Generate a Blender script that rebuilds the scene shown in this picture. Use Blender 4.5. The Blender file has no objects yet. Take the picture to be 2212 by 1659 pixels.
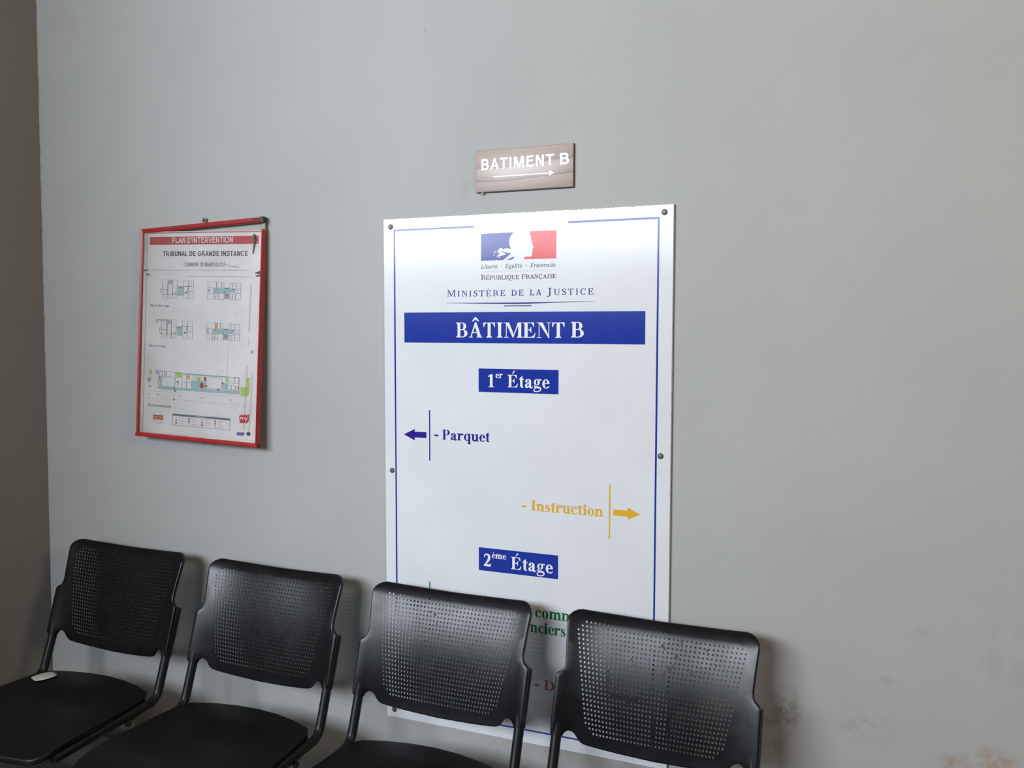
import bpy, bmesh, math, random
from mathutils import Vector, Matrix, geometry
from math import sin, cos, pi, radians

random.seed(7)
scene = bpy.context.scene
COL = scene.collection

# ------------------------------------------------------------------ camera
FPX = 1880.35                                   # focal length in pixels of the 2212 px wide frame
cam_d = bpy.data.cameras.new('camera')
cam_d.sensor_fit = 'HORIZONTAL'
cam_d.sensor_width = 36.0
cam_d.lens = FPX / 2212 * 36.0
cam_d.clip_start = 0.02
cam = bpy.data.objects.new('camera', cam_d)
COL.objects.link(cam)
RC = ((0.92392781, 0.38240826, 0.01101486),     # rows: right, down, forward in world axes
      (0.03607155, -0.05841569, -0.99764044),
      (-0.38086250, 0.92214507, -0.06776594))
cm = Matrix.Identity(4)
for i in range(3):
    cm[i][0] = RC[0][i]
    cm[i][1] = -RC[1][i]
    cm[i][2] = -RC[2][i]
cm[0][3], cm[1][3], cm[2][3] = 1.25294, -2.09974, 1.51337
cam.matrix_world = cm
scene.camera = cam

# ------------------------------------------------------------------ world, daylight, exposure
world = bpy.data.worlds.new('sky')
scene.world = world
world.use_nodes = True
wn = world.node_tree.nodes
wn['Background'].inputs['Color'].default_value = (0.62, 0.76, 1.0, 1)
wn['Background'].inputs['Strength'].default_value = 0.6

REAR_Y = -5.0                                   # wall behind the photographer
WIN = (-4.00, 0.20, 1.60, 3.50)                # window opening in that wall: x0, x1, z0, z1
WIN_SPLIT = 2.14                                # sky shows above, shaded trees below


def area_light(name, loc, direction, sx, sy, power, color):
    d = bpy.data.lights.new(name, 'AREA')
    d.shape = 'RECTANGLE'
    d.size, d.size_y, d.energy, d.color = sx, sy, power, color
    o = bpy.data.objects.new(name, d)
    o.location = loc
    o.rotation_euler = Vector(direction).to_track_quat('-Z', 'Z').to_euler()
    COL.objects.link(o)
    return o


WIN_PANE = -2.00                                # the two halves of the window meet here
area_light('daylight_sky_right', ((WIN_PANE + WIN[1]) / 2, REAR_Y - 0.16, (WIN_SPLIT + WIN[3]) / 2), (0, 1, 0),
           WIN[1] - WIN_PANE, WIN[3] - WIN_SPLIT, 155, (0.84, 0.915, 1.0))
area_light('daylight_sky_left', ((WIN[0] + WIN_PANE) / 2, REAR_Y - 0.16, (WIN_SPLIT + WIN[3]) / 2), (0, 1, 0),
           WIN_PANE - WIN[0], WIN[3] - WIN_SPLIT, 185, (0.83, 0.91, 1.0))
area_light('daylight_trees', ((WIN[0] + WIN[1]) / 2, REAR_Y - 0.16, (WIN[2] + WIN_SPLIT) / 2), (0, 1, 0),
           WIN[1] - WIN[0], WIN_SPLIT - WIN[2], 11, (0.90, 0.96, 1.0))
FILL_WIN = (-2.9, -1.3, 2.0, 3.0)                   # unseen opening added for warm fill, right wall: y0, y1, z0, z1
RIGHT_X = 3.3
FAR_LEFT_X = -4.6
area_light('warm_fill_right', (RIGHT_X + 0.16, (FILL_WIN[0] + FILL_WIN[1]) / 2, (FILL_WIN[2] + FILL_WIN[3]) / 2), (-1, 0, 0),
           FILL_WIN[1] - FILL_WIN[0], FILL_WIN[3] - FILL_WIN[2], 68, (1.0, 0.79, 0.52))  # warm fill placed out of view to tint the wall from the right

scene.view_settings.view_transform = 'Standard'
scene.view_settings.look = 'None'
scene.view_settings.gamma = 1.0
scene.view_settings.use_curve_mapping = False
scene.view_settings.exposure = 0.12

# ------------------------------------------------------------------ helpers: materials
def new_mat(name):
    m = bpy.data.materials.new(name)
    m.use_nodes = True
    nt = m.node_tree
    return m, nt, nt.nodes['Principled BSDF']


def nd(nt, kind, **kw):
    n = nt.nodes.new(kind)
    for k, v in kw.items():
        setattr(n, k, v)
    return n


def lk(nt, a, b):
    nt.links.new(a, b)


def ramp(nt, fac, stops):
    r = nd(nt, 'ShaderNodeValToRGB')
    el = r.color_ramp.elements
    el[0].position, el[0].color = stops[0][0], (*stops[0][1], 1)
    el[1].position, el[1].color = stops[-1][0], (*stops[-1][1], 1)
    for p, c in stops[1:-1]:
        e = el.new(p)
        e.color = (*c, 1)
    lk(nt, fac, r.inputs['Fac'])
    return r.outputs['Color']


def mixc(nt, fac, a, b, mode='MIX'):
    m = nd(nt, 'ShaderNodeMix', data_type='RGBA', blend_type=mode)
    for idx, v in ((0, fac), (6, a), (7, b)):
        if isinstance(v, (int, float)):
            m.inputs[idx].default_value = v
        elif isinstance(v, tuple):
            m.inputs[idx].default_value = (*v, 1)
        else:
            lk(nt, v, m.inputs[idx])
    return m.outputs[2]


def math_n(nt, op, a, b=None, clamp=False):
    m = nd(nt, 'ShaderNodeMath', operation=op, use_clamp=clamp)
    for i, v in enumerate((a, b)):
        if v is None:
            continue
        if isinstance(v, (int, float)):
            m.inputs[i].default_value = v
        else:
            lk(nt, v, m.inputs[i])
    return m.outputs[0]


def noise(nt, vec, scale, detail=3, rough=0.5):
    n = nd(nt, 'ShaderNodeTexNoise')
    n.inputs['Scale'].default_value = scale
    n.inputs['Detail'].default_value = detail
    n.inputs['Roughness'].default_value = rough
    lk(nt, vec, n.inputs['Vector'])
    return n.outputs['Fac']


def bump(nt, bsdf, h, strength, dist=0.001):
    b = nd(nt, 'ShaderNodeBump')
    b.inputs['Strength'].default_value = strength
    b.inputs['Distance'].default_value = dist
    lk(nt, h, b.inputs['Height'])
    lk(nt, b.outputs['Normal'], bsdf.inputs['Normal'])


def simple(name, col, rough=0.5, metal=0.0, var=0.06, vscale=40, spec=0.5, bmp=0.0, bscale=300):
    m, nt, b = new_mat(name)
    tc = nd(nt, 'ShaderNodeTexCoord')
    f = noise(nt, tc.outputs['Object'], vscale)
    lo = tuple(max(0, c * (1 - var)) for c in col)
    hi = tuple(min(1, c * (1 + var)) for c in col)
    lk(nt, ramp(nt, f, [(0.3, lo), (0.7, hi)]), b.inputs['Base Color'])
    b.inputs['Roughness'].default_value = rough
    b.inputs['Metallic'].default_value = metal
    b.inputs['Specular IOR Level'].default_value = spec
    if bmp:
        bump(nt, b, noise(nt, tc.outputs['Object'], bscale, 2), bmp)
    return m


def plaster(name, base, stains=(), fleck=True, seed=0.0):
    """painted plaster: faint mottling, fly specks and old stains with some painted shade, each at its own place on the wall"""
    m, nt, b = new_mat(name)
    geo = nd(nt, 'ShaderNodeNewGeometry')
    add = nd(nt, 'ShaderNodeVectorMath', operation='ADD')
    lk(nt, geo.outputs['Position'], add.inputs[0])
    add.inputs[1].default_value = (seed, seed * 1.7, seed * 0.6)
    pos = add.outputs[0]
    f1 = noise(nt, pos, 2.2, 4, 0.55)
    c = ramp(nt, f1, [(0.3, tuple(x * 0.955 for x in base)), (0.7, tuple(min(1, x * 1.03) for x in base))])
    f2 = noise(nt, pos, 14, 5, 0.6)
    c = mixc(nt, math_n(nt, 'MULTIPLY', ramp_v(nt, f2, 0.58, 0.75), 0.16), c, (base[0] * 0.93, base[1] * 0.88, base[2] * 0.78))
    f3 = noise(nt, pos, 160, 2, 0.5)
    c = mixc(nt, math_n(nt, 'MULTIPLY', ramp_v(nt, f3, 0.35, 0.7), 0.06), c, (base[0] * 0.7, base[1] * 0.7, base[2] * 0.72))
    if fleck:
        v = nd(nt, 'ShaderNodeTexVoronoi')
        v.inputs['Scale'].default_value = 7.0
        v.inputs['Randomness'].default_value = 1.0
        lk(nt, pos, v.inputs['Vector'])
        sep = nd(nt, 'ShaderNodeSeparateColor')
        lk(nt, v.outputs['Color'], sep.inputs[0])
        dot = math_n(nt, 'LESS_THAN', v.outputs['Distance'], math_n(nt, 'MULTIPLY', math_n(nt, 'GREATER_THAN', sep.outputs[0], 0.80), 0.016))
        c = mixc(nt, math_n(nt, 'MULTIPLY', dot, 0.75), c, (0.10, 0.085, 0.075))
    for (x, y, z, rx, rz, col, amt, ns) in stains:
        sb = nd(nt, 'ShaderNodeVectorMath', operation='SUBTRACT')
        lk(nt, geo.outputs['Position'], sb.inputs[0])
        sb.inputs[1].default_value = (x, y, z)
        sc = nd(nt, 'ShaderNodeVectorMath', operation='MULTIPLY')
        lk(nt, sb.outputs[0], sc.inputs[0])
        sc.inputs[1].default_value = (1 / rx, 1 / rx, 1 / rz)
        ln = nd(nt, 'ShaderNodeVectorMath', operation='LENGTH')
        lk(nt, sc.outputs[0], ln.inputs[0])
        fall = nd(nt, 'ShaderNodeMapRange', interpolation_type='SMOOTHSTEP')
        fall.inputs['From Min'].default_value = 1.0
        fall.inputs['From Max'].default_value = 0.1
        lk(nt, ln.outputs['Value'], fall.inputs['Value'])
        nn = ramp_v(nt, noise(nt, pos, ns, 4, 0.65), 0.42, 0.62)
        fac = math_n(nt, 'MULTIPLY', math_n(nt, 'MULTIPLY', fall.outputs[0], nn), amt, clamp=True)
        c = mixc(nt, fac, c, col)
    lk(nt, c, b.inputs['Base Color'])
    b.inputs['Roughness'].default_value = 0.62
    b.inputs['Specular IOR Level'].default_value = 0.3
    bump(nt, b, noise(nt, pos, 90, 4, 0.6), 0.12, 0.002)
    return m


def ramp_v(nt, fac, lo, hi):
    r = nd(nt, 'ShaderNodeMapRange')
    r.inputs['From Min'].default_value = lo
    r.inputs['From Max'].default_value = hi
    lk(nt, fac, r.inputs['Value'])
    return r.outputs[0]


# ------------------------------------------------------------------ helpers: objects
def obj(name, me, mat, parent=None):
    o = bpy.data.objects.new(name, me)
    if mat is not None and not me.materials:
        me.materials.append(mat)
    COL.objects.link(o)
    if parent is not None:
        o.parent = parent
    return o


def mesh(name, verts, faces, smooth=False, sharp=None):
    me = bpy.data.meshes.new(name)
    me.from_pydata(verts, [], faces)
    me.update()
    if smooth:
        for p in me.polygons:
            p.use_smooth = True
        if sharp:
            me.set_sharp_from_angle(angle=radians(sharp))
    return me


def from_bm(name, bm, smooth=False, sharp=None):
    bmesh.ops.recalc_face_normals(bm, faces=bm.faces)
    me = bpy.data.meshes.new(name)
    bm.to_mesh(me)
    bm.free()
    if smooth:
        for p in me.polygons:
            p.use_smooth = True
        if sharp:
            me.set_sharp_from_angle(angle=radians(sharp))
    return me


def empty(name, matrix_or_loc):
    o = bpy.data.objects.new(name, None)
    o.empty_display_size = 0.05
    if isinstance(matrix_or_loc, Matrix):
        o.matrix_world = matrix_or_loc
    else:
        o.location = matrix_or_loc
    COL.objects.link(o)
    return o


def tag(o, label, cat, group=None):
    o['label'] = label
    o['category'] = cat
    if group:
        o['group'] = group
    return o


def struct(o, label=None, cat=None):
    o['kind'] = 'structure'
    if label:
        o['label'] = label
    if cat:
        o['category'] = cat
    return o


def box_bm(bm, x0, x1, y0, y1, z0, z1, bev=0.0, seg=2):
    t = bmesh.new()
    r = bmesh.ops.create_cube(t, size=1.0)
    for v in t.verts:
        v.co = Vector(((x0 + x1) / 2 + v.co.x * (x1 - x0), (y0 + y1) / 2 + v.co.y * (y1 - y0), (z0 + z1) / 2 + v.co.z * (z1 - z0)))
    if bev:
        bmesh.ops.bevel(t, geom=list(t.edges), offset=bev, segments=seg, affect='EDGES', profile=0.5)
    tmp = bpy.data.meshes.new('tmp')
    t.to_mesh(tmp)
    t.free()
    bm.from_mesh(tmp)
    bpy.data.meshes.remove(tmp)


def box(name, x0, x1, y0, y1, z0, z1, mat, parent=None, bev=0.0):
    bm = bmesh.new()
    box_bm(bm, x0, x1, y0, y1, z0, z1, bev)
    return obj(name, from_bm(name, bm, bool(bev), 40 if bev else None), mat, parent)


def sweep(path, r, seg=14, cap=True):
    """round tube along a polyline of points"""
    vs, fs = [], []
    n = len(path)
    up = None
    for i, p in enumerate(path):
        t = (path[min(i + 1, n - 1)] - path[max(i - 1, 0)]).normalized()
        if up is None:
            up = Vector((1, 0, 0)) if abs(t.x) < 0.9 else Vector((0, 0, 1))
        a = (up - t * up.dot(t)).normalized()
        b = t.cross(a)
        up = a
        rr = r[i] if isinstance(r, (list, tuple)) else r
        for k in range(seg):
            an = 2 * pi * k / seg
            vs.append(p + (a * cos(an) + b * sin(an)) * rr)
    for i in range(n - 1):
        for k in range(seg):
            k2 = (k + 1) % seg
            fs.append((i * seg + k, i * seg + k2, (i + 1) * seg + k2, (i + 1) * seg + k))
    if cap:
        fs.append(tuple(range(seg - 1, -1, -1)))
        fs.append(tuple((n - 1) * seg + k for k in range(seg)))
    return vs, fs


def lathe(profile, seg=20):
    """profile of (radius, height) turned about z"""
    vs, fs = [], []
    for r, h in profile:
        for k in range(seg):
            a = 2 * pi * k / seg
            vs.append((r * cos(a), r * sin(a), h))
    m = len(profile)
    for i in range(m - 1):
        for k in range(seg):
            k2 = (k + 1) % seg
            fs.append((i * seg + k, i * seg + k2, (i + 1) * seg + k2, (i + 1) * seg + k))
    fs.append(tuple(range(seg - 1, -1, -1)))
    fs.append(tuple((m - 1) * seg + k for k in range(seg)))
    return vs, fs


# ------------------------------------------------------------------ flat print: collected 2-D shapes
class Print:
    """flat shapes in a panel's own plane (u right, v up), a hair in front of its face"""

    def __init__(self, w=0.0003):
        self.v, self.f, self.w = [], [], w

    def poly(self, pts):
        n = len(self.v)
        w = self.w + 5e-6 * (len(self.f) % 37)          # no two overlapping strokes share a plane
        self.v += [(x, y, w) for x, y in pts]
        self.f.append(tuple(range(n, n + len(pts))))

    def rect(self, x0, y0, x1, y1):
        self.poly([(x0, y0), (x1, y0), (x1, y1), (x0, y1)])

    def frame(self, x0, y0, x1, y1, t):
        self.rect(x0, y0, x1, y0 + t)
        self.rect(x0, y1 - t, x1, y1)
        self.rect(x0, y0 + t, x0 + t, y1 - t)
        self.rect(x1 - t, y0 + t, x1, y1 - t)

    def line(self, pts, t):
        for (ax, ay), (bx, by) in zip(pts[:-1], pts[1:]):
            d = Vector((bx - ax, by - ay))
            if d.length < 1e-7:
                continue
            d.normalize()
            nx, ny = -d.y * t / 2, d.x * t / 2
            self.poly([(ax + nx, ay + ny), (ax - nx, ay - ny), (bx - nx, by - ny), (bx + nx, by + ny)])

    def disc(self, x, y, r, n=16, ry=None):
        self.poly([(x + r * cos(2 * pi * k / n), y + (ry or r) * sin(2 * pi * k / n)) for k in range(n)])

    def shapes(self, polys):
        for p in polys:
            self.poly(p)

    def build(self, name, mat, parent, label=None):
        bm = bmesh.new()
        for f in self.f:
            vs = [bm.verts.new(self.v[i]) for i in f]
            fc = bm.faces.new(vs)
        for fc in bm.faces:
            fc.normal_update()
            if fc.normal.z < 0:
                fc.normal_flip()
        bmesh.ops.triangulate(bm, faces=[f for f in bm.faces if len(f.verts) > 4])
        me = bpy.data.meshes.new(name)
        bm.to_mesh(me)
        bm.free()
        o = obj(name, me, mat, parent)
        if label:
            o['label'] = label
        return o


# ---- serif letters drawn stroke by stroke (em units: capitals 0.662 high, x-height 0.46)
H, X = 0.662, 0.46


def arc(cx, cy, rx, ry, a0, a1, tx, ty, n=18):
    """part of an elliptic ring; tx / ty: thickness at the sides / at top and bottom"""
    out = []
    ix, iy = rx - tx, ry - ty
    for k in range(n):
        p, q = radians(a0 + (a1 - a0) * k / n), radians(a0 + (a1 - a0) * (k + 1) / n)
        out.append([(cx + rx * cos(p), cy + ry * sin(p)), (cx + rx * cos(q), cy + ry * sin(q)),
                    (cx + ix * cos(q), cy + iy * sin(q)), (cx + ix * cos(p), cy + iy * sin(p))])
    return out


def rc(x0, y0, x1, y1):
    return [[(x0, y0), (x1, y0), (x1, y1), (x0, y1)]]


def dsc(x, y, r, n=14):
    return [[(x + r * cos(2 * pi * k / n), y + r * sin(2 * pi * k / n)) for k in range(n)]]


def ribbon(pts, ws, n=6):
    """smooth stroke of varying width through the given points"""
    P = [Vector(p) for p in pts]
    P = [P[0] * 2 - P[1]] + P + [P[-1] * 2 - P[-2]]
    W = [ws[0]] + list(ws) + [ws[-1]]
    cl, cw = [], []
    for i in range(1, len(P) - 2):
        for k in range(n):
            t = k / n
            a = 2 * P[i]
            b = P[i + 1] - P[i - 1]
            c = 2 * P[i - 1] - 5 * P[i] + 4 * P[i + 1] - P[i + 2]
            d = -P[i - 1] + 3 * P[i] - 3 * P[i + 1] + P[i + 2]
            cl.append((a + b * t + c * t * t + d * t ** 3) / 2)
            cw.append(W[i] + (W[i + 1] - W[i]) * t)
    cl.append(P[-2])
    cw.append(W[-2])
    L, R = [], []
    for i, p in enumerate(cl):
        t = (cl[min(i + 1, len(cl) - 1)] - cl[max(i - 1, 0)]).normalized()
        nrm = Vector((-t.y, t.x)) * cw[i] / 2
        L.append(p + nrm)
        R.append(p - nrm)
    return [[tuple(L[i]), tuple(R[i]), tuple(R[i + 1]), tuple(L[i + 1])] for i in range(len(cl) - 1)]


def foot(cx, y, st, sf, up=1, l=0.065, r=0.065):
    """bracketed serif across a stem"""
    a, b = cx - st / 2, cx + st / 2
    o = rc(a - l, min(y, y + up * sf), b + r, max(y, y + up * sf))
    if l:
        o.append([(a - l * 0.75, y + up * sf), (a, y + up * sf), (a, y + up * (sf + 0.05))])
    if r:
        o.append([(b, y + up * (sf + 0.05)), (b, y + up * sf), (b + r * 0.75, y + up * sf)])
    return o


def glyph(ch, st, ha, sf):
    """polygons of one letter and its advance"""
    g = []
    sl = st * 0.93
    acc = {'É': 'E', 'È': 'E', 'Â': 'A', 'é': 'e', 'è': 'e', 'Ç': 'C'}
    if ch in acc:
        base, adv = glyph(acc[ch], st, ha, sf)
        g = list(base)
        cx = adv / 2
        y = H + 0.05 if ch in 'ÉÈÂ' else X + 0.06
        if ch in 'Éé':
            g.append([(cx - 0.06, y), (cx - 0.02, y), (cx + 0.14, y + 0.15), (cx + 0.05, y + 0.17)])
        elif ch in 'Èè':
            g.append([(cx + 0.06, y), (cx + 0.02, y), (cx - 0.14, y + 0.15), (cx - 0.05, y + 0.17)])
        elif ch == 'Â':
            g.append([(cx - 0.19, y), (cx - 0.12, y), (cx, y + 0.085), (cx, y + 0.19), (cx - 0.055, y + 0.17)])
            g.append([(cx + 0.19, y), (cx + 0.055, y + 0.17), (cx, y + 0.19), (cx, y + 0.085), (cx + 0.12, y)])
        else:
            g += ribbon([(cx + 0.02, 0.01), (cx - 0.01, -0.06), (cx + 0.07, -0.09), (cx + 0.05, -0.18), (cx - 0.06, -0.19)], [0.04, 0.04, 0.06, 0.05, 0.02], 4)
        return g, adv
    if ch == ' ':
        return [], 0.25
    if ch == '-':
        return rc(0.04, 0.17, 0.29, 0.17 + max(0.075, st * 0.75)), 0.333
    if ch == '•':
        return dsc(0.175, 0.25, 0.1), 0.35
    if ch == 'I':
        c = 0.195
        return rc(c - st / 2, 0, c + st / 2, H) + foot(c, 0, st, sf) + foot(c, H, st, sf, -1), 0.389
    if ch == 'J':
        c = 0.29
        g = rc(c - st / 2, 0.08, c + st / 2, H) + foot(c, H, st, sf, -1)
        g += ribbon([(c, 0.14), (c - 0.01, 0.0), (c - 0.09, -0.12), (c - 0.2, -0.14)], [st, st, st * 0.6, ha * 1.2])
        return g + dsc(c - 0.2, -0.11, 0.05), 0.45
    if ch in 'BPRDEFL':
        a = 0.095
        c = a + st / 2
        g = rc(a, 0, a + st, H)
        g += rc(a - 0.065, 0, a + 0.02, sf) + rc(a - 0.065, H - sf, a + 0.02, H)
        g.append([(a - 0.05, sf), (a, sf), (a, sf + 0.05)])
        g.append([(a, H - sf - 0.05), (a, H - sf), (a - 0.05, H - sf)])
        e = a + st
        if ch == 'B':
            ym = 0.345
            g += rc(a, H - ha, 0.36, H) + rc(a, ym - ha / 2, 0.36, ym + ha / 2) + rc(a, 0, 0.37, ha)
            g += arc(0.35, (H + ym - ha / 2) / 2, 0.2, (H - ym + ha / 2) / 2, -90, 90, st * 0.98, ha)
            g += arc(0.36, (ym + ha / 2) / 2, 0.255, (ym + ha / 2) / 2, -90, 90, st * 1.04, ha)
            return g, 0.667
        if ch in 'PR':
            ym = 0.315
            g += rc(a, H - ha, 0.35, H) + rc(a, ym - ha / 2, 0.35, ym + ha / 2)
            g += arc(0.34, (H + ym - ha / 2) / 2, 0.225, (H - ym + ha / 2) / 2, -90, 90, st, ha)
            if ch == 'P':
                g += foot(c, 0, st, sf, 1, 0.0, 0.075)
                return g, 0.611
            g += foot(c, 0, st, sf, 1, 0.0, 0.05)
            g.append([(0.33, ym + 0.02), (0.33 + st * 1.05, ym + 0.02), (0.66, sf * 0.9), (0.66, 0), (0.58, 0)])
            return g, 0.69
        if ch == 'D':
            g += rc(a, H - ha, 0.33, H) + rc(a, 0, 0.33, ha)
            g += arc(0.32, H / 2, 0.35, H / 2, -90, 90, st * 1.06, ha, 24)
            return g, 0.722
        if ch == 'L':
            g += rc(a, 0, 0.55, ha) + foot(c, H, st, sf, -1, 0.0, 0.065)
            g.append([(0.36, ha), (0.54, ha), (0.605, 0.2), (0.575, 0.2)])
            g.append([(0.54, 0), (0.605, 0.2), (0.575, 0.2), (0.5, 0)])
            return g, 0.63
        r = 0.56
        g += rc(a, H - ha, r, H)
        g.append([(r - 0.14, H - ha), (r, H - ha), (r, H - 0.19), (r - 0.035, H - 0.19), (r - 0.06, H - 0.11)])
        ym = 0.34
        g += rc(e - 0.01, ym - ha / 2, 0.4, ym + ha / 2)
        g.append([(0.33, ym + ha / 2), (0.33, ym - ha / 2), (0.375, ym - 0.06), (0.395, ym - 0.12), (0.425, ym - 0.12), (0.425, ym + 0.12), (0.395, ym + 0.12), (0.375, ym + 0.06)])
        if ch == 'F':
            g += foot(c, 0, st, sf, 1, 0.0, 0.075)
            return g, 0.6
        g += rc(a, 0, 0.57, ha)
        g.append([(0.42, ha), (0.57, ha), (0.625, 0.2), (0.59, 0.2), (0.54, 0.1)])
        g.append([(0.55, 0), (0.575, 0), (0.625, 0.2), (0.57, 0.12)])
        return g, 0.667
    if ch == 'T':
        c = 0.333
        g = rc(c - st / 2, 0, c + st / 2, H) + foot(c, 0, st, sf, 1, 0.075, 0.075) + rc(0.04, H - ha, 0.626, H)
        for s in (-1, 1):
            x = c + s * 0.293
            g.append([(x, H), (x, H - 0.2), (x - s * 0.035, H - 0.2), (x - s * 0.075, H - 0.085), (x - s * 0.15, H - ha)])
        return g, 0.667
    if ch == 'A':
        g.append([(0.335, H + 0.015), (0.4, H + 0.015), (0.655, sf * 0.8), (0.655 - st * 1.15, sf * 0.8), (0.335, 0.5)])
        g.append([(0.335, H + 0.015), (0.365, H + 0.015), (0.335 + ha * 0.6, 0.53), (0.115 + ha, sf * 0.8), (0.095, sf * 0.8)])
        g += rc(0.2, 0.2, 0.52, 0.2 + ha * 1.05)
        g += rc(0.02, 0, 0.215, sf) + rc(0.655 - st * 1.15 - 0.07, 0, 0.715, sf)
        return g, 0.722
    if ch == 'M':
        l, r = 0.14, 0.80
        g = rc(l - ha * 0.55, 0, l + ha * 0.55, H) + rc(r - st / 2, 0, r + st / 2, H)
        g += rc(l - 0.12, 0, l + 0.12, sf) + foot(r, 0, st, sf)
        g += rc(l - 0.125, H - sf, l + 0.05, H) + rc(r - st / 2, H - sf, r + st / 2 + 0.065, H)
        g.append([(l - 0.03, H), (l - 0.03 + st * 1.1, H), (0.505, 0.16), (0.455, 0.0)])
        g.append([(r - st / 2 - 0.02, H), (r, H), (r - st / 2 + 0.02, 0.58), (0.49, 0.0), (0.455, 0.0)])
        return g, 0.944
    if ch == 'N':
        l, r = 0.135, 0.6
        g = rc(l - ha * 0.55, 0, l + ha * 0.55, H) + rc(r - ha * 0.55, 0, r + ha * 0.55, H)
        g += rc(l - 0.11, 0, l + 0.115, sf) + rc(l - 0.12, H - sf, l + 0.05, H) + rc(r - 0.11, H - sf, r + 0.11, H)
        g.append([(l - 0.03, H), (l + st * 1.15, H), (r + ha * 0.55, 0.06), (r + ha * 0.55, -0.015), (r - 0.01, -0.015)])
        return g, 0.722
    if ch == 'U':
        l, r = 0.17, 0.59
        g = rc(l - st / 2, 0.22, l + st / 2, H) + rc(r - ha * 0.55, 0.22, r + ha * 0.55, H)
        g += foot(l, H, st, sf, -1) + rc(r - 0.11, H - sf, r + 0.11, H)
        R_ = (r + ha * 0.55 - (l - st / 2)) / 2
        cxx = l - st / 2 + R_
        n = 20
        for k in range(n):
            p, q = pi + pi * k / n, pi + pi * (k + 1) / n
            tp = lambda a: st + (ha * 1.1 - st) * ((a - pi) / pi)
            g.append([(cxx + R_ * cos(p), 0.225 + 0.235 * sin(p)), (cxx + R_ * cos(q), 0.225 + 0.235 * sin(q)),
                      (cxx + (R_ - tp(q)) * cos(q), 0.225 + 0.185 * sin(q)), (cxx + (R_ - tp(p)) * cos(p), 0.225 + 0.185 * sin(p))])
        return g, 0.722
    if ch in 'CQO':
        rx = 0.31 if ch == 'C' else 0.335
        c = rx + 0.035
        a0, a1 = (42, 322) if ch == 'C' else (0, 360)
        g = arc(c, H / 2, rx, H / 2 + 0.015, a0, a1, st * 1.05, ha * 1.3, 30)
        if ch == 'C':
            x = c + rx * cos(radians(42))
            g.append([(x - 0.03, H * 0.72), (x + 0.03, H * 0.66), (x + 0.03, H + 0.01), (x, H + 0.01)])
            return g, 0.68
        g += ribbon([(c - 0.04, 0.0), (c + 0.08, -0.10), (c + 0.22, -0.16), (c + 0.37, -0.15)], [ha * 1.5, st * 0.75, st * 0.6, ha])
        return g, 0.74
    if ch == 'S':
        g = ribbon([(0.44, 0.50), (0.40, 0.61), (0.28, 0.645), (0.155, 0.6), (0.125, 0.5), (0.19, 0.41), (0.31, 0.335), (0.42, 0.25), (0.425, 0.13), (0.35, 0.04), (0.245, 0.015), (0.13, 0.05), (0.075, 0.17)],
                   [ha, ha * 1.2, ha * 1.4, st * 0.7, st * 0.95, st * 1.1, st * 1.15, st * 1.1, st * 0.95, st * 0.6, ha * 1.3, ha * 1.2, ha])
        g += rc(0.425, 0.46, 0.425 + ha, H + 0.01) + rc(0.06, -0.01, 0.06 + ha, 0.2)
        return g, 0.53
    if ch == '1':
        c = 0.27
        g = rc(c - st / 2, 0, c + st / 2, H + 0.01) + rc(0.09, 0, 0.45, sf)
        g.append([(c - st / 2 + 0.02, H + 0.01), (c - st / 2, 0.56), (0.09, 0.54), (0.09, 0.565)])
        g.append([(c - st / 2 - 0.04, sf), (c - st / 2, sf), (c - st / 2, sf + 0.06)])
        g.append([(c + st / 2, sf + 0.06), (c + st / 2, sf), (c + st / 2 + 0.04, sf)])
        return g, 0.5
    if ch == '2':
        g = ribbon([(0.045, 0.48), (0.09, 0.60), (0.22, 0.645), (0.335, 0.58), (0.35, 0.45), (0.27, 0.29), (0.13, 0.14), (0.04, 0.06)],
                   [ha, st * 0.5, st * 0.55, st * 0.95, st * 1.05, st * 0.85, st * 0.4, ha])
        g += rc(0.03, 0, 0.43, st * 0.8)
        g.append([(0.38, 0), (0.43, 0), (0.48, 0.19), (0.455, 0.19), (0.41, st * 0.8)])
        return g, 0.5
    # ---- lower case
    def flag(c, y):      # slanted serif at the top left of a stem
        return [[(c - sl / 2 - 0.075, y - 0.045), (c - sl / 2, y - 0.06), (c - sl / 2, y), (c - sl / 2 - 0.075, y - 0.02)]]

    def arch(l, r):      # shoulder from stem l into stem r
        R_ = (r + sl / 2 - (l + sl / 2)) / 2 + 0.02
        cx_ = r + sl / 2 - R_
        return arc(cx_, X - 0.15, R_, 0.165, 0, 158, sl, 0.075, 14) + rc(r - sl / 2, 0, r + sl / 2, X - 0.15)
    if ch in 'nmr':
        l = 0.13
        g = rc(l - sl / 2, 0, l + sl / 2, X + 0.01) + foot(l, 0, sl, sf, 1, 0.055, 0.05) + flag(l, X + 0.01)
        if ch == 'r':
            g += arc(0.33, X - 0.16, 0.14, 0.17, 78, 170, 0.1, 0.07, 10) + dsc(0.375, X - 0.055, 0.068)
            return g, 0.444
        g += arch(l, 0.41) + foot(0.41, 0, sl, sf, 1, 0.05, 0.055)
        if ch == 'm':
            g += arch(0.41, 0.69) + foot(0.69, 0, sl, sf, 1, 0.05, 0.055)
            return g, 0.833
        return g, 0.556
    if ch == 'u':
        l, r = 0.13, 0.41
        g = rc(l - sl / 2, 0.14, l + sl / 2, X) + rc(r - sl / 2, 0, r + sl / 2, X) + flag(l, X) + flag(r, X)
        g += [[(r + sl / 2, 0.0), (r + sl / 2 + 0.07, 0.02), (r + sl / 2 + 0.07, 0.045), (r + sl / 2, 0.06)]]
        R_ = (r - sl / 2 - (l - sl / 2)) / 2 + 0.02
        g += arc(l - sl / 2 + R_, 0.15, R_, 0.165, 180, 338, sl, 0.075, 14)
        return g, 0.556
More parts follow.
